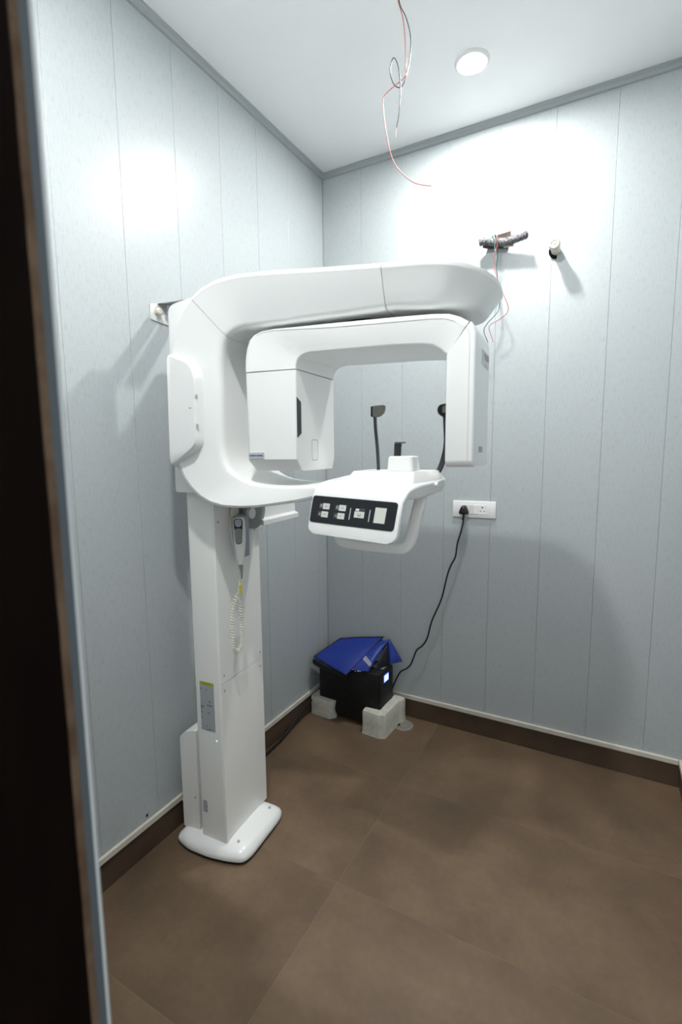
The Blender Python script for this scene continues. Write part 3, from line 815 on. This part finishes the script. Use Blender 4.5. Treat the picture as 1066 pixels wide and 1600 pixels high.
# ------------------------------------------------------------------ hand switch with coiled cord
hs = thing('exposure_hand_switch', 'white hand switch with grey thumb button on a cream coiled cord, hanging on the column', 'hand switch', loc(0.056, 0.077, 1.02), TH)
HB = Vector((0.056, 0.086, 1.02))
ax_s = Vector((0.80, 0.60, 0)); ax_f = Vector((0.60, -0.80, 0))      # width and facing directions
def hring(z, w_, d, sh=0.0):
    c0 = Vector((0, 0, z - HB.z)) + ax_f * sh
    return [c0 + ax_s * (w_ * math.copysign(abs(math.cos(a)) ** 0.8, math.cos(a))) + ax_f * (d * math.copysign(abs(math.sin(a)) ** 0.8, math.sin(a))) for a in [2 * PI * k / 20 for k in range(20)]]
bm = BM()
loft(bm, [hring(1.345, 0.010, 0.007), hring(1.342, 0.017, 0.012), hring(1.333, 0.021, 0.015), hring(1.30, 0.0225, 0.0165), hring(1.265, 0.022, 0.016), hring(1.23, 0.0195, 0.0145), hring(1.195, 0.0155, 0.0125), hring(1.172, 0.012, 0.011), hring(1.166, 0.010, 0.009)])
hbody = obj('handle_body', bm, M['white'], hs, 50)
def thumb(z0, z1, w_, depth, mk, name):
    r = fillet([Vector((0, 0, z0 - HB.z)) - ax_s * w_ * 0.75, Vector((0, 0, z0 - HB.z)) + ax_s * w_ * 0.75, Vector((0, 0, z1 - HB.z)) + ax_s * w_, Vector((0, 0, z1 - HB.z)) - ax_s * w_], w_ * 0.8, 4)
    sh = -ax_s * 0.004
    bm = BM(); loft(bm, [[p + sh + ax_f * 0.006 for p in r], [p + sh + ax_f * depth for p in r], [sh + p * 0.97 + ax_f * (depth + 0.001) for p in r]])
    return obj(name, bm, M[mk], hbody, 40)
thumb(1.252, 1.340, 0.0165, 0.0163, 'black', 'thumb_recess')
thumb(1.254, 1.305, 0.0155, 0.0172, 'mid_grey', 'thumb_grip')
thumb(1.319, 1.338, 0.0140, 0.0195, 'grey_plastic', 'button')
bm = BM(); cyl(bm, (0, 0, 1.168 - HB.z), (0, 0.0, 1.112 - HB.z), 0.0095, 16, 0.0055)
obj('strain_relief', bm, M['grey_relief'], hs, 40)
# the cord: straight lead, coil up and over the loop
path = [(0.069, 1.112), (0.076, 1.100), (0.080, 1.07), (0.084, 1.02), (0.087, 0.96), (0.091, 0.90), (0.092, 0.87), (0.088, 0.85), (0.076, 0.838), (0.060, 0.836), (0.045, 0.845), (0.036, 0.866), (0.031, 0.91), (0.032, 0.96), (0.036, 1.005), (0.043, 1.034), (0.056, 1.052)]
pp = catmull([Vector((0.0 if i < 1 else -0.012 * (1 - abs(i - 8) / 8), v - HB.y, z - HB.z)) for i, (v, z) in enumerate(path)], 16)
# resample evenly
cum = [0.0]
for a, b in zip(pp[:-1], pp[1:]): cum.append(cum[-1] + (b - a).length)
tot = cum[-1]
def at_len(s):
    for i in range(len(cum) - 1):
        if cum[i + 1] >= s:
            f = (s - cum[i]) / max(1e-9, cum[i + 1] - cum[i]); return pp[i].lerp(pp[i + 1], f)
    return pp[-1]
turns = 50; per = 12; coil = []
up = Vector((1, 0, 0))
for k in range(turns * per + 1):
    s = tot * k / (turns * per); p = at_len(s)
    t = (at_len(min(tot, s + 0.003)) - at_len(max(0, s - 0.003))).normalized()
    sd = t.cross(up).normalized(); up2 = sd.cross(t).normalized()
    a = 2 * PI * k / per
    r = 0.0068 if k < turns * per * 0.9 else 0.0068 + 0.001 * (k / (turns * per) - 0.9) * 10
    coil.append(p + (sd * math.cos(a) + up2 * math.sin(a)) * r)
bm = BM(); tube(bm, coil, 0.0018, 5)
obj('coiled_cord', bm, M['cord_cream'], hs, 60)
bm = BM(); tube(bm, catmull([(-0.004, 0.056 - HB.y, 1.052 - HB.z), (0.006, 0.062 - HB.y, 1.075 - HB.z), (0.006, 0.066 - HB.y, 1.10 - HB.z), (0.0, 0.078 - HB.y, 1.14 - HB.z), (-0.035, 0.088 - HB.y, 1.25 - HB.z), (-0.045, 0.09 - HB.y, 1.345 - HB.z)], 8), 0.0022, 6)
obj('cord_lead', bm, M['cord_cream'], hs, 60)
bm = BM(); box(bm, (0.0085, 0.058 - HB.y, 1.060 - HB.z), (0.0125, 0.073 - HB.y, 1.096 - HB.z), 0.001, 1)
obj('yellow_tag', bm, M['yellow'], hs)

# ------------------------------------------------------------------ wall bracket tying the machine to the wall
wb = thing('wall_bracket', 'small white bracket plate with round knob on the left wall, behind the machine', 'bracket', (0.0005, -1.24, 2.11))
bm = BM()
slab(bm, [(0, -0.047, 0.026), (0, 0.14, 0.066), (0, 0.14, -0.045), (0, -0.047, -0.030)], (0.004, 0, 0), 0.003, 2); obj('plate', bm, M['bracket_white'], wb)
bm = BM()
def kring(x, r): return [(x, -0.021 + r * math.cos(2 * PI * k / 16), 0.0 + r * math.sin(2 * PI * k / 16)) for k in range(16)]
loft(bm, [kring(0.003, 0.009), kring(0.012, 0.009), kring(0.016, 0.013), kring(0.026, 0.013), kring(0.030, 0.009)])
obj('knob', bm, M['pipe'], wb, 40)
bm = BM()
slab(bm, [(0.0045, -0.012, 0.030), (0.0045, 0.050, 0.043), (0.240, 0.050, 0.034), (0.240, -0.012, 0.022)], (0, 0, 0.003))
slab(bm, [(0.0045, 0.062, 0.045), (0.0045, 0.130, 0.056), (0.240, 0.130, 0.046), (0.240, 0.062, 0.036)], (0, 0, 0.003))
slab(bm, [(0.0045, -0.012, 0.030), (0.0045, 0.130, 0.056), (0.03, 0.130, 0.055), (0.03, -0.012, 0.029)], (0, 0, 0.0034))
slab(bm, [(0.0045, 0.000, 0.032), (0.0045, 0.030, 0.038), (0.0045, 0.030, 0.0)], (0.003, 0, 0))
obj('tie_arm', bm, M['bracket_grey'], wb)

# ------------------------------------------------------------------ backup power unit on packing foam, apron on top
ups = thing('power_backup_unit', 'black box-shaped power backup unit with a lit blue display, in the room corner', 'power unit', (0.062, -0.216, 0.031), math.radians(-3.6))
UW, UD, UH = 0.405, 0.172, 0.304
bm = BM(); box(bm, (0, 0, 0), (UW, UD, UH), 0.004, 2); ubody = obj('casing', bm, M['black'], ups, 40)
bm = BM(); box(bm, (UW - 0.001, 0.004, 0.004), (UW + 0.004, UD - 0.004, UH - 0.006), 0.003, 2); ufr = obj('front_panel', bm, M['black'], ups, 40)
bm = BM(); box(bm, (UW + 0.003, 0.052, 0.238), (UW + 0.0052, 0.112, 0.286), 0.001, 1); dsp = obj('display_border', bm, M['display_edge'], ufr)
bm = BM(); box(bm, (UW + 0.005, 0.058, 0.244), (UW + 0.0060, 0.106, 0.280)); dd = obj('display', bm, M['display'], ufr)
bm = BM(); cyl(bm, (UW + 0.003, 0.055, 0.196), (UW + 0.0052, 0.055, 0.196), 0.004, 10); obj('indicator', bm, M['rust'], ufr)
bm = BM(); box(bm, (UW - 0.09, 0.085, UH - 0.0005), (UW - 0.018, 0.15, UH + 0.0012)); obj('top_label', bm, M['grey_plastic'], ubody)

# foam: left block and right L-shaped corner
fo = BM()
r0 = fillet([(0.016, -0.246, 0), (0.150, -0.255, 0), (0.180, -0.222, 0), (0.170, -0.185, 0), (0.062, -0.140, 0), (0.016, -0.150, 0)], [0.01, 0.008, 0.008, 0.008, 0.01, 0.01], 3)
foam_l = BM()
loft(foam_l, [[Vector((p.x, p.y, 0.0)) for p in r0], [Vector((p.x * 1.0, p.y, 0.030)) for p in r0]])
r1 = fillet([(0.016, -0.246, 0), (0.172, -0.250, 0), (0.178, -0.221, 0), (0.058, -0.2185, 0), (0.056, -0.140, 0), (0.016, -0.15, 0)], [0.01, 0.010, 0.006, 0.003, 0.006, 0.006], 3)
loft(foam_l, [[Vector((p.x, p.y, 0.030)) for p in r1], [Vector((p.x - 0.006 * (p.x > 0.1), p.y, 0.060)) for p in r1], [Vector((p.x + 0.002 * (p.x > 0.1), p.y, 0.104)) for p in r1], [Vector((p.x + 0.002 * (p.x > 0.1), p.y + 0.003, 0.110)) for p in r1]])
tag(obj('foam_block', foam_l, M['foam'], None, 30), 'off-white packing foam block under the left end of the black power unit', 'foam', 'packing foam under the power unit')
fr = BM()
def lring(z, g=0.0):
    return [Vector((p.x, p.y, z)) for p in fillet([(0.384 - g, -0.290 - g, 0), (0.490, -0.300 - g, 0), (0.505, -0.292 - g, 0), (0.524 + g, -0.285, 0), (0.533 + g, -0.100, 0), (0.546 + g, -0.092, 0), (0.550 + g, -0.040 + g, 0), (0.478, -0.036 + g, 0), (0.4745, -0.2425, 0), (0.384 - g, -0.2475, 0)], [0.008, 0.006, 0.008, 0.012, 0.008, 0.008, 0.01, 0.006, 0.006, 0.006], 3)]
loft(fr, [lring(0.0, 0.003), lring(0.012, 0.001), lring(0.06, -0.001), lring(0.128, -0.001), lring(0.135, -0.004)])
box(fr, (0.40, -0.2424, 0.0), (0.4740, -0.06, 0.0302))
tag(obj('foam_block', fr, M['foam'], None, 30), 'off-white L-shaped packing foam corner under the lit end of the power unit', 'foam', 'packing foam under the power unit')

# folded lead apron
ap = thing('lead_apron', 'folded royal blue lead apron lying on top of the black power unit', 'apron', (0.25, -0.15, 0.337))
AO = Vector((0.25, -0.15, 0.337))
def sheet(corners, th, nx=10, ny=8, sag=0.0, lift=None):
    """thick quilted sheet: corners A(front left) B(front right) C(back right) D(back left)"""
    A, B, Cc, D = [Vector(c) - AO for c in corners]
    bm = BM(); top = []; bot = []
    nn = (B - A).cross(D - A).normalized()
    if nn.z < 0: nn = -nn
    for j in range(ny + 1):
        for i in range(nx + 1):
            s, t = i / nx, j / ny
            p = (A * (1 - s) + B * s) * (1 - t) + (D * (1 - s) + Cc * s) * t
            k = 16 * s * (1 - s) * t * (1 - t)
            e = min(1.0, 6 * min(s, 1 - s), 6 * min(t, 1 - t))
            p = p + nn * (sag * k + 0.0012 * math.sin(9 * s + 4 * t))
            top.append(bm.verts.new(p + nn * th * (0.25 + 0.75 * (1 - (1 - e) ** 2))))
            bot.append(bm.verts.new(p))
    W = nx + 1
    for j in range(ny):
        for i in range(nx):
            a = j * W + i
            bm.faces.new((top[a], top[a + 1], top[a + 1 + W], top[a + W]))
            bm.faces.new((bot[a], bot[a + W], bot[a + 1 + W], bot[a + 1]))
    edge = [i for i in range(nx + 1)] + [j * W + nx for j in range(1, ny + 1)] + [ny * W + i for i in range(nx - 1, -1, -1)] + [j * W for j in range(ny - 1, 0, -1)]
    for a, b in zip(edge, edge[1:] + edge[:1]): bm.faces.new((top[a], bot[a], bot[b], top[b]))
    return bm, [bot[e].co.copy() for e in edge], nn
mainc = [(0.030, -0.222, 0.350), (0.283, -0.287, 0.316), (0.398, -0.030, 0.474), (0.107, -0.030, 0.412)]
bm, ed, nn = sheet(mainc, 0.010, sag=0.006)
a_main = obj('front_sheet', bm, M['apron_blue'], ap, 60)
bm = BM(); tube(bm, [p + nn * 0.002 for p in ed] + [ed[0] + nn * 0.002], 0.0045, 6); obj('binding', bm, M['apron_edge'], a_main, 60)
bm, ed, nn2 = sheet([(0.055, -0.195, 0.345), (0.312, -0.205, 0.3425), (0.392, -0.036, 0.448), (0.112, -0.036, 0.392)], 0.006, sag=0.002); obj('lining', bm, M['apron_lining'], ap, 60)
rl = catmull([(0.034, -0.236, 0.330), (0.09, -0.247, 0.322), (0.16, -0.258, 0.312), (0.23, -0.268, 0.306), (0.285, -0.274, 0.304)], 6)
rings = []
for i, p in enumerate(rl):
    f = i / (len(rl) - 1); k = 0.7 + 0.3 * math.sin(PI * min(1, f * 1.4 + 0.1))
    rings.append([p - AO + Vector((0.0, 0.0125 * k * math.cos(2 * PI * j / 14) - 0.000, 0.021 * k * math.sin(2 * PI * j / 14) + 0.001 * math.sin(7 * f))) for j in range(14)])
bm = BM(); loft(bm, rings); obj('rolled_edge', bm, M['apron_lining'], ap, 60)
sec = [(0.300, -0.256, 0.3395), (0.398, -0.232, 0.3395), (0.436, -0.040, 0.462), (0.370, -0.034, 0.452)]
bm, ed, n3 = sheet(sec, 0.012, sag=0.004)
a_sec = obj('second_fold', bm, M['apron_blue'], ap, 60)
bm = BM()
q = [(0.372, -0.222, 0.3665), (0.392, -0.214, 0.3695), (0.410, -0.150, 0.410), (0.392, -0.150, 0.410)]
def on_sec(s, t, d):
    A, B, Cc, D = [Vector(c) - AO for c in sec]
    return (A * (1 - s) + B * s) * (1 - t) + (D * (1 - s) + Cc * s) * t + n3 * d
slab(bm, [on_sec(0.22, 0.30, 0.012), on_sec(0.97, 0.10, 0.012), on_sec(0.97, 0.20, 0.012), on_sec(0.22, 0.42, 0.012)], n3 * 0.006); obj('fastening_strip', bm, M['velcro'], a_sec)
flap = [(0.462, -0.086, 0.340), (0.528, -0.042, 0.352), (0.438, -0.024, 0.466), (0.424, -0.030, 0.464)]
bm, ed, n4 = sheet(flap, 0.010, 6, 6, 0.003); obj('side_flap', bm, M['apron_blue'], ap, 60)
bm, ed, n5 = sheet([(0.420, -0.19, 0.3385), (0.466, -0.092, 0.3385), (0.432, -0.032, 0.455), (0.420, -0.036, 0.452)], 0.006, 6, 6); obj('flap_lining', bm, M['apron_lining'], ap, 60)
for k, (dx, dz) in enumerate(((0.316, 0.350), (0.3285, 0.340), (0.345, 0.345), (0.341, 0.3395), (0.352, 0.3395))):
    bm = BM(); bmesh.ops.create_icosphere(bm, subdivisions=1, radius=0.0032)
    yy = -0.264 + 0.004 * k
    for v in bm.verts: v.co += Vector((dx, yy, dz)) - AO
    obj('snap_stud', bm, M['stud'], ap, 60)

# ------------------------------------------------------------------ floor drain
dr = thing('floor_drain', 'round perforated metal floor drain beside the right foam corner', 'drain', (0.563, -0.112, 0.0005))
bm = BM()
n = 32
def ring_at(r, z): return [(r * math.cos(2 * PI * k / n), r * math.sin(2 * PI * k / n), z) for k in range(n)]
loft(bm, [ring_at(0.058, 0.0), ring_at(0.056, 0.003), ring_at(0.049, 0.003), ring_at(0.048, 0.0015)], True, False)
obj('rim', bm, M['drain'], dr, 40)
bm = BM(); cyl(bm, (0, 0, 0.0005), (0, 0, 0.0024), 0.0475, 32); gr = obj('grate', bm, M['drain'], dr, 40)
for rr, cnt in ((0.012, 4), (0.024, 9), (0.037, 14)):
    for k in range(cnt):
        a = 2 * PI * k / cnt + rr * 40
        bm = BM(); cyl(bm, (rr * math.cos(a), rr * math.sin(a), 0.0020), (rr * math.cos(a), rr * math.sin(a), 0.0027), 0.0030, 8); obj('drain_hole', bm, M['hole'], gr)
bm = BM(); cyl(bm, (-0.026, -0.012, 0.0020), (-0.026, -0.012, 0.0029), 0.012, 16); obj('lifting_hole', bm, M['hole'], gr)

# ------------------------------------------------------------------ wall socket and power cord
so = thing('wall_socket', 'white double socket plate with switch on the back wall', 'socket', (0.915, -0.0005, 1.267))
bm = BM(); box(bm, (-0.114, -0.010, -0.0445), (0.114, 0, 0.0445), 0.004, 2); pl = obj('plate', bm, M['socket_white'], so, 40)
bm = BM(); box(bm, (-0.077, -0.0118, -0.025), (-0.030, -0.0098, 0.025), 0.001, 1); obj('socket_outlet', bm, M['socket_white'], so)
bm = BM(); box(bm, (-0.025, -0.0125, -0.024), (-0.003, -0.0098, 0.024), 0.001, 1); obj('rocker_switch', bm, M['socket_cream'], so)
bm = BM(); box(bm, (0.000, -0.0150, -0.024), (0.021, -0.0098, 0.024), 0.0015, 1); obj('rocker_switch', bm, M['socket_white'], so)
bm = BM(); box(bm, (0.022, -0.0118, -0.025), (0.068, -0.0098, 0.025), 0.001, 1); so2 = obj('socket_outlet', bm, M['socket_white'], so)
for x, z, r in ((0.045, 0.012, 0.0040), (0.0355, -0.0075, 0.0027), (0.0545, -0.0075, 0.0027)):
    bm = BM(); cyl(bm, (x, -0.0121, z), (x, -0.0112, z), r, 12); obj('pin_hole', bm, M['hole'], so2)
pc = thing('power_cable', 'black plug in the wall socket with its black cord hanging down to the power unit', 'cord', (0.865, -0.014, 1.262))
PO = Vector((0.865, -0.014, 1.262))
bm = BM()
def plug(y, k):
    return [Vector((p.x * k, y, p.z * k)) for p in fillet([(-0.026, 0, -0.022), (0.026, 0, -0.022), (0.024, 0, -0.004), (0.010, 0, 0.026), (-0.010, 0, 0.026), (-0.024, 0, -0.004)], [0.012, 0.012, 0.008, 0.009, 0.009, 0.008], 3)]
loft(bm, [plug(0.0015, 0.96), plug(-0.004, 1.0), plug(-0.022, 0.95), plug(-0.032, 0.78), plug(-0.035, 0.5)])
obj('plug', bm, M['cable_black'], pc, 50)
bm = BM(); tube(bm, catmull([(0, -0.018, -0.018), (0.002, -0.020, -0.033), (-0.002, -0.021, -0.05)], 5), 0.0062, 8); obj('strain_relief', bm, M['cable_black'], pc, 60)
cp = [(0.866, -0.036, 1.232), (0.866, -0.036, 1.205), (0.856, -0.034, 1.150), (0.836, -0.032, 1.080), (0.826, -0.030, 1.006), (0.803, -0.030, 0.957), (0.783, -0.030, 0.897), (0.751, -0.030, 0.756), (0.699, -0.030, 0.625), (0.674, -0.030, 0.522), (0.645, -0.030, 0.468), (0.611, -0.030, 0.435), (0.590, -0.030, 0.380), (0.572, -0.030, 0.335), (0.545, -0.030, 0.306), (0.511, -0.030, 0.280), (0.480, -0.030, 0.22), (0.455, -0.026, 0.16), (0.43, -0.022, 0.12), (0.40, -0.03, 0.10)]
bm = BM(); tube(bm, [p - PO for p in catmull(cp, 6)], 0.0045, 8); obj('cord', bm, M['cable_black'], pc, 60)

# black floor cable from the power unit to the machine
bm = BM(); tube(bm, catmull([(0.034, -0.085, 0.05), (0.030, -0.12, 0.07), (0.022, -0.20, 0.085), (0.020, -0.28, 0.080), (0.020, -0.40, 0.050), (0.024, -0.50, 0.022), (0.030, -0.60, 0.0085), (0.034, -0.72, 0.0078), (0.05, -0.90, 0.0078), (0.09, -1.00, 0.0078)], 6), 0.0074, 8)
tag(obj('floor_cable', bm, M['cable_black'], None, 60), 'black cable running along the foot of the left wall to behind the machine', 'cable')
bm = BM(); tube(bm, catmull([(0.0175, -1.27, 0.118), (0.022, -1.265, 0.110), (0.030, -1.262, 0.085), (0.042, -1.255, 0.04), (0.05, -1.235, 0.0035), (0.058, -1.21, 0.0035)], 6), 0.0032, 6)
tag(obj('white_cable', bm, M['cord_cream'], None, 60), 'thin white cable dropping from the left trim behind the machine foot', 'cable')

# ------------------------------------------------------------------ loose wires at the ceiling
red = [(0.858, -0.957, H), (0.857, -0.957, 3.10), (0.858, -0.957, 3.041), (0.872, -0.949, 2.988), (0.879, -0.946, 2.924), (0.882, -0.944, 2.844), (0.881, -0.944, 2.819), (0.870, -0.950, 2.803), (0.844, -0.965, 2.781), (0.820, -0.978, 2.757), (0.815, -0.980, 2.730), (0.820, -0.978, 2.675), (0.831, -0.972, 2.608), (0.847, -0.963, 2.552), (0.871, -0.949, 2.517), (0.910, -0.928, 2.485), (0.960, -0.901, 2.474)]
blk = [(0.861, -0.951, H), (0.859, -0.951, 3.10), (0.861, -0.951, 3.035), (0.879, -0.941, 2.994), (0.891, -0.935, 2.950), (0.894, -0.933, 2.908), (0.890, -0.935, 2.859), (0.880, -0.939, 2.817), (0.870, -0.944, 2.790), (0.859, -0.952, 2.783), (0.846, -0.960, 2.792), (0.837, -0.965, 2.817), (0.836, -0.966, 2.844), (0.846, -0.966, 2.868), (0.859, -0.964, 2.850), (0.866, -0.962, 2.817), (0.869, -0.960, 2.772), (0.865, -0.958, 2.707), (0.856, -0.960, 2.657)]
def wire(name, pts, r, material, label, tip=None):
    t = thing(name, label, 'wire', pts[0])
    o = Vector(pts[0])
    bm = BM(); tube(bm, [p - o for p in catmull(pts, 8)], r, 6); obj('insulation', bm, M[material], t, 60)
    if tip:
        bm = BM(); tube(bm, [Vector(pts[-1]) - o, Vector(tip) - o], r * 0.9, 6); obj('bare_end', bm, M['copper'], t, 60)
    return t
wire('ceiling_wire', red, 0.0017, 'wire_red', 'long red wire hanging from the ceiling, its end bent to the right', (0.964, -0.899, 2.4737))
wire('ceiling_wire', blk, 0.0016, 'wire_black', 'black wire looped once, hanging from the ceiling beside the red one', (0.854, -0.961, 2.627))

# ------------------------------------------------------------------ opening in the back wall with sleeve, flaps and wires
op = thing('cable_opening', 'slot cut in the back wall with brown metal flaps around a grey sleeve', 'wall opening', (0.99, -0.0005, 2.59))
OO = Vector((0.99, -0.0005, 2.59))
bm = BM(); slab(bm, [Vector(p) - OO for p in [(0.925, -0.0005, 2.585), (1.045, -0.0005, 2.560), (1.045, -0.0005, 2.598), (0.925, -0.0005, 2.612)]], (0, -0.0012, 0)); obj('slot', bm, M['hole'], op)
bm = BM(); slab(bm, [Vector(p) - OO for p in [(0.985, -0.012, 2.604), (1.066, -0.030, 2.601), (1.064, -0.030, 2.624), (0.982, -0.012, 2.624)]], (0, 0.0018, 0)); obj('metal_flap', bm, M['rust'], op)
bm = BM(); slab(bm, [Vector(p) - OO for p in [(0.955, -0.006, 2.612), (0.990, -0.034, 2.616), (1.0, -0.034, 2.624), (0.965, -0.006, 2.620)]], (0, 0.003, 0.003)); obj('metal_flap', bm, M['hole'], op)
bm = BM(); slab(bm, [Vector(p) - OO for p in [(0.935, -0.038, 2.569), (1.03, -0.030, 2.556), (1.05, -0.002, 2.555), (0.95, -0.002, 2.572)]], (0, 0, 0.006)); obj('metal_flap', bm, M['rust'], op)
sl = thing('cable_sleeve', 'frayed grey corrugated cable sleeve sticking out of the back wall', 'sleeve', (1.02, -0.045, 2.585))
SO = Vector((1.02, -0.045, 2.585))
cl = catmull([(0.922, -0.060, 2.587), (0.955, -0.052, 2.592), (1.0, -0.048, 2.578), (1.05, -0.050, 2.572), (1.10, -0.056, 2.574), (1.145, -0.066, 2.576)], 10)
rad = []
for i, p in enumerate(cl):
    f = i / (len(cl) - 1)
    rad.append((0.0175 + 0.0022 * (i % 2)) * (0.9 if f < 0.1 else 1.0) * (1.0 - 0.35 * max(0, f - 0.7) / 0.3))
bm = BM(); tube(bm, [p - SO for p in cl], rad, 14, False); tube(bm, [p - SO for p in cl], [r * 0.75 for r in rad], 14, False); obj('sleeve', bm, M['sleeve'], sl, 50)
bm = BM()
for k in range(700):
    f = random.random() ** 0.7; i = min(int(f * (len(cl) - 1)), len(cl) - 2)
    p = cl[i].lerp(cl[i + 1], random.random()); t = (cl[i + 1] - cl[i]).normalized()
    a = random.uniform(0, 2 * PI); d = Vector((0, math.cos(a), math.sin(a)))
    r = rad[i]; q = p + d * r * 0.95 - SO
    e = q + d * random.uniform(0.006, 0.020) + t * random.uniform(-0.006, 0.022)
    s = d.cross(t).normalized() * 0.0014
    v = [bm.verts.new(q - s), bm.verts.new(q + s), bm.verts.new(e)]
    bm.faces.new(v)
fr_ = obj('frayed_fibres', bm, M['sleeve'], sl); fr_['kind'] = 'stuff'
bm = BM(); box(bm, (-0.018, -0.012, -0.030), (0.010, 0.016, -0.0215), 0.002, 1)
for v in bm.verts: v.co += Vector((0.03, 0.012, 0.0))
obj('torn_cuff', bm, M['pipe'], sl)
gw = [(0.982, -0.056, 2.602), (0.990, -0.074, 2.603), (0.999, -0.078, 2.590), (1.001, -0.074, 2.570), (0.999, -0.066, 2.545), (1.006, -0.062, 2.505), (1.014, -0.060, 2.410), (1.020, -0.060, 2.342), (1.018, -0.060, 2.287), (1.002, -0.060, 2.241)]
bw = [(0.990, -0.056, 2.602), (1.000, -0.075, 2.603), (1.012, -0.080, 2.585), (1.016, -0.070, 2.545), (1.008, -0.064, 2.467), (1.016, -0.064, 2.399), (1.025, -0.062, 2.330), (1.028, -0.060, 2.285), (1.018, -0.060, 2.248), (0.994, -0.060, 2.223), (0.972, -0.060, 2.202), (0.955, -0.060, 2.168), (0.977, -0.060, 2.110)]
rw = [(0.998, -0.056, 2.602), (1.008, -0.077, 2.600), (1.013, -0.082, 2.575), (1.010, -0.074, 2.548), (0.995, -0.068, 2.496), (0.999, -0.068, 2.457), (1.018, -0.066, 2.393), (1.048, -0.064, 2.321), (1.068, -0.062, 2.268), (1.062, -0.062, 2.236), (1.029, -0.064, 2.212), (0.989, -0.064, 2.194), (0.981, -0.062, 2.173), (0.991, -0.060, 2.143), (1.002, -0.060, 2.107)]
wire('sleeve_wire', gw, 0.0018, 'wire_green', 'pale green wire hanging from the grey sleeve on the back wall')
wire('sleeve_wire', bw, 0.0018, 'wire_black', 'black wire hanging from the grey sleeve down behind the machine arm')
wire('sleeve_wire', rw, 0.0018, 'wire_red', 'red wire hanging from the grey sleeve, bowing out to the right', (0.999, -0.060, 2.087))

# capped pipe stub
pi = thing('pipe_stub', 'short ivory pipe end with a cap sticking out of the back wall', 'pipe', (1.266, -0.0006, 2.504))
bm = BM(); cyl(bm, (0, 0, -0.003), (0.0005, -0.0012, -0.003), 0.033, 24); obj('wall_hole', bm, M['hole'], pi)
bm = BM(); cyl(bm, (0, -0.0013, 0), (0.0015, -0.072, 0.002), 0.0205, 24); obj('pipe', bm, M['pipe'], pi, 40)
bm = BM()
def cring(y, r): return [(0.0015 + r * math.cos(2 * PI * k / 24), y, 0.002 + r * math.sin(2 * PI * k / 24)) for k in range(24)]
loft(bm, [cring(-0.066, 0.0245), cring(-0.092, 0.0245), cring(-0.097, 0.021), cring(-0.097, 0.014), cring(-0.093, 0.012), cring(-0.093, 0.006), cring(-0.098, 0.005)]); obj('cap', bm, M['pipe'], pi, 40)
# small chip in the left wall just above the trim
bm = BM(); slab(bm, [(0.0006, -1.442, 0.150), (0.0006, -1.434, 0.152), (0.0006, -1.432, 0.163), (0.0006, -1.441, 0.160)], (0.0012, 0, 0)); obj('chip', bm, M['hole'], wall_left)
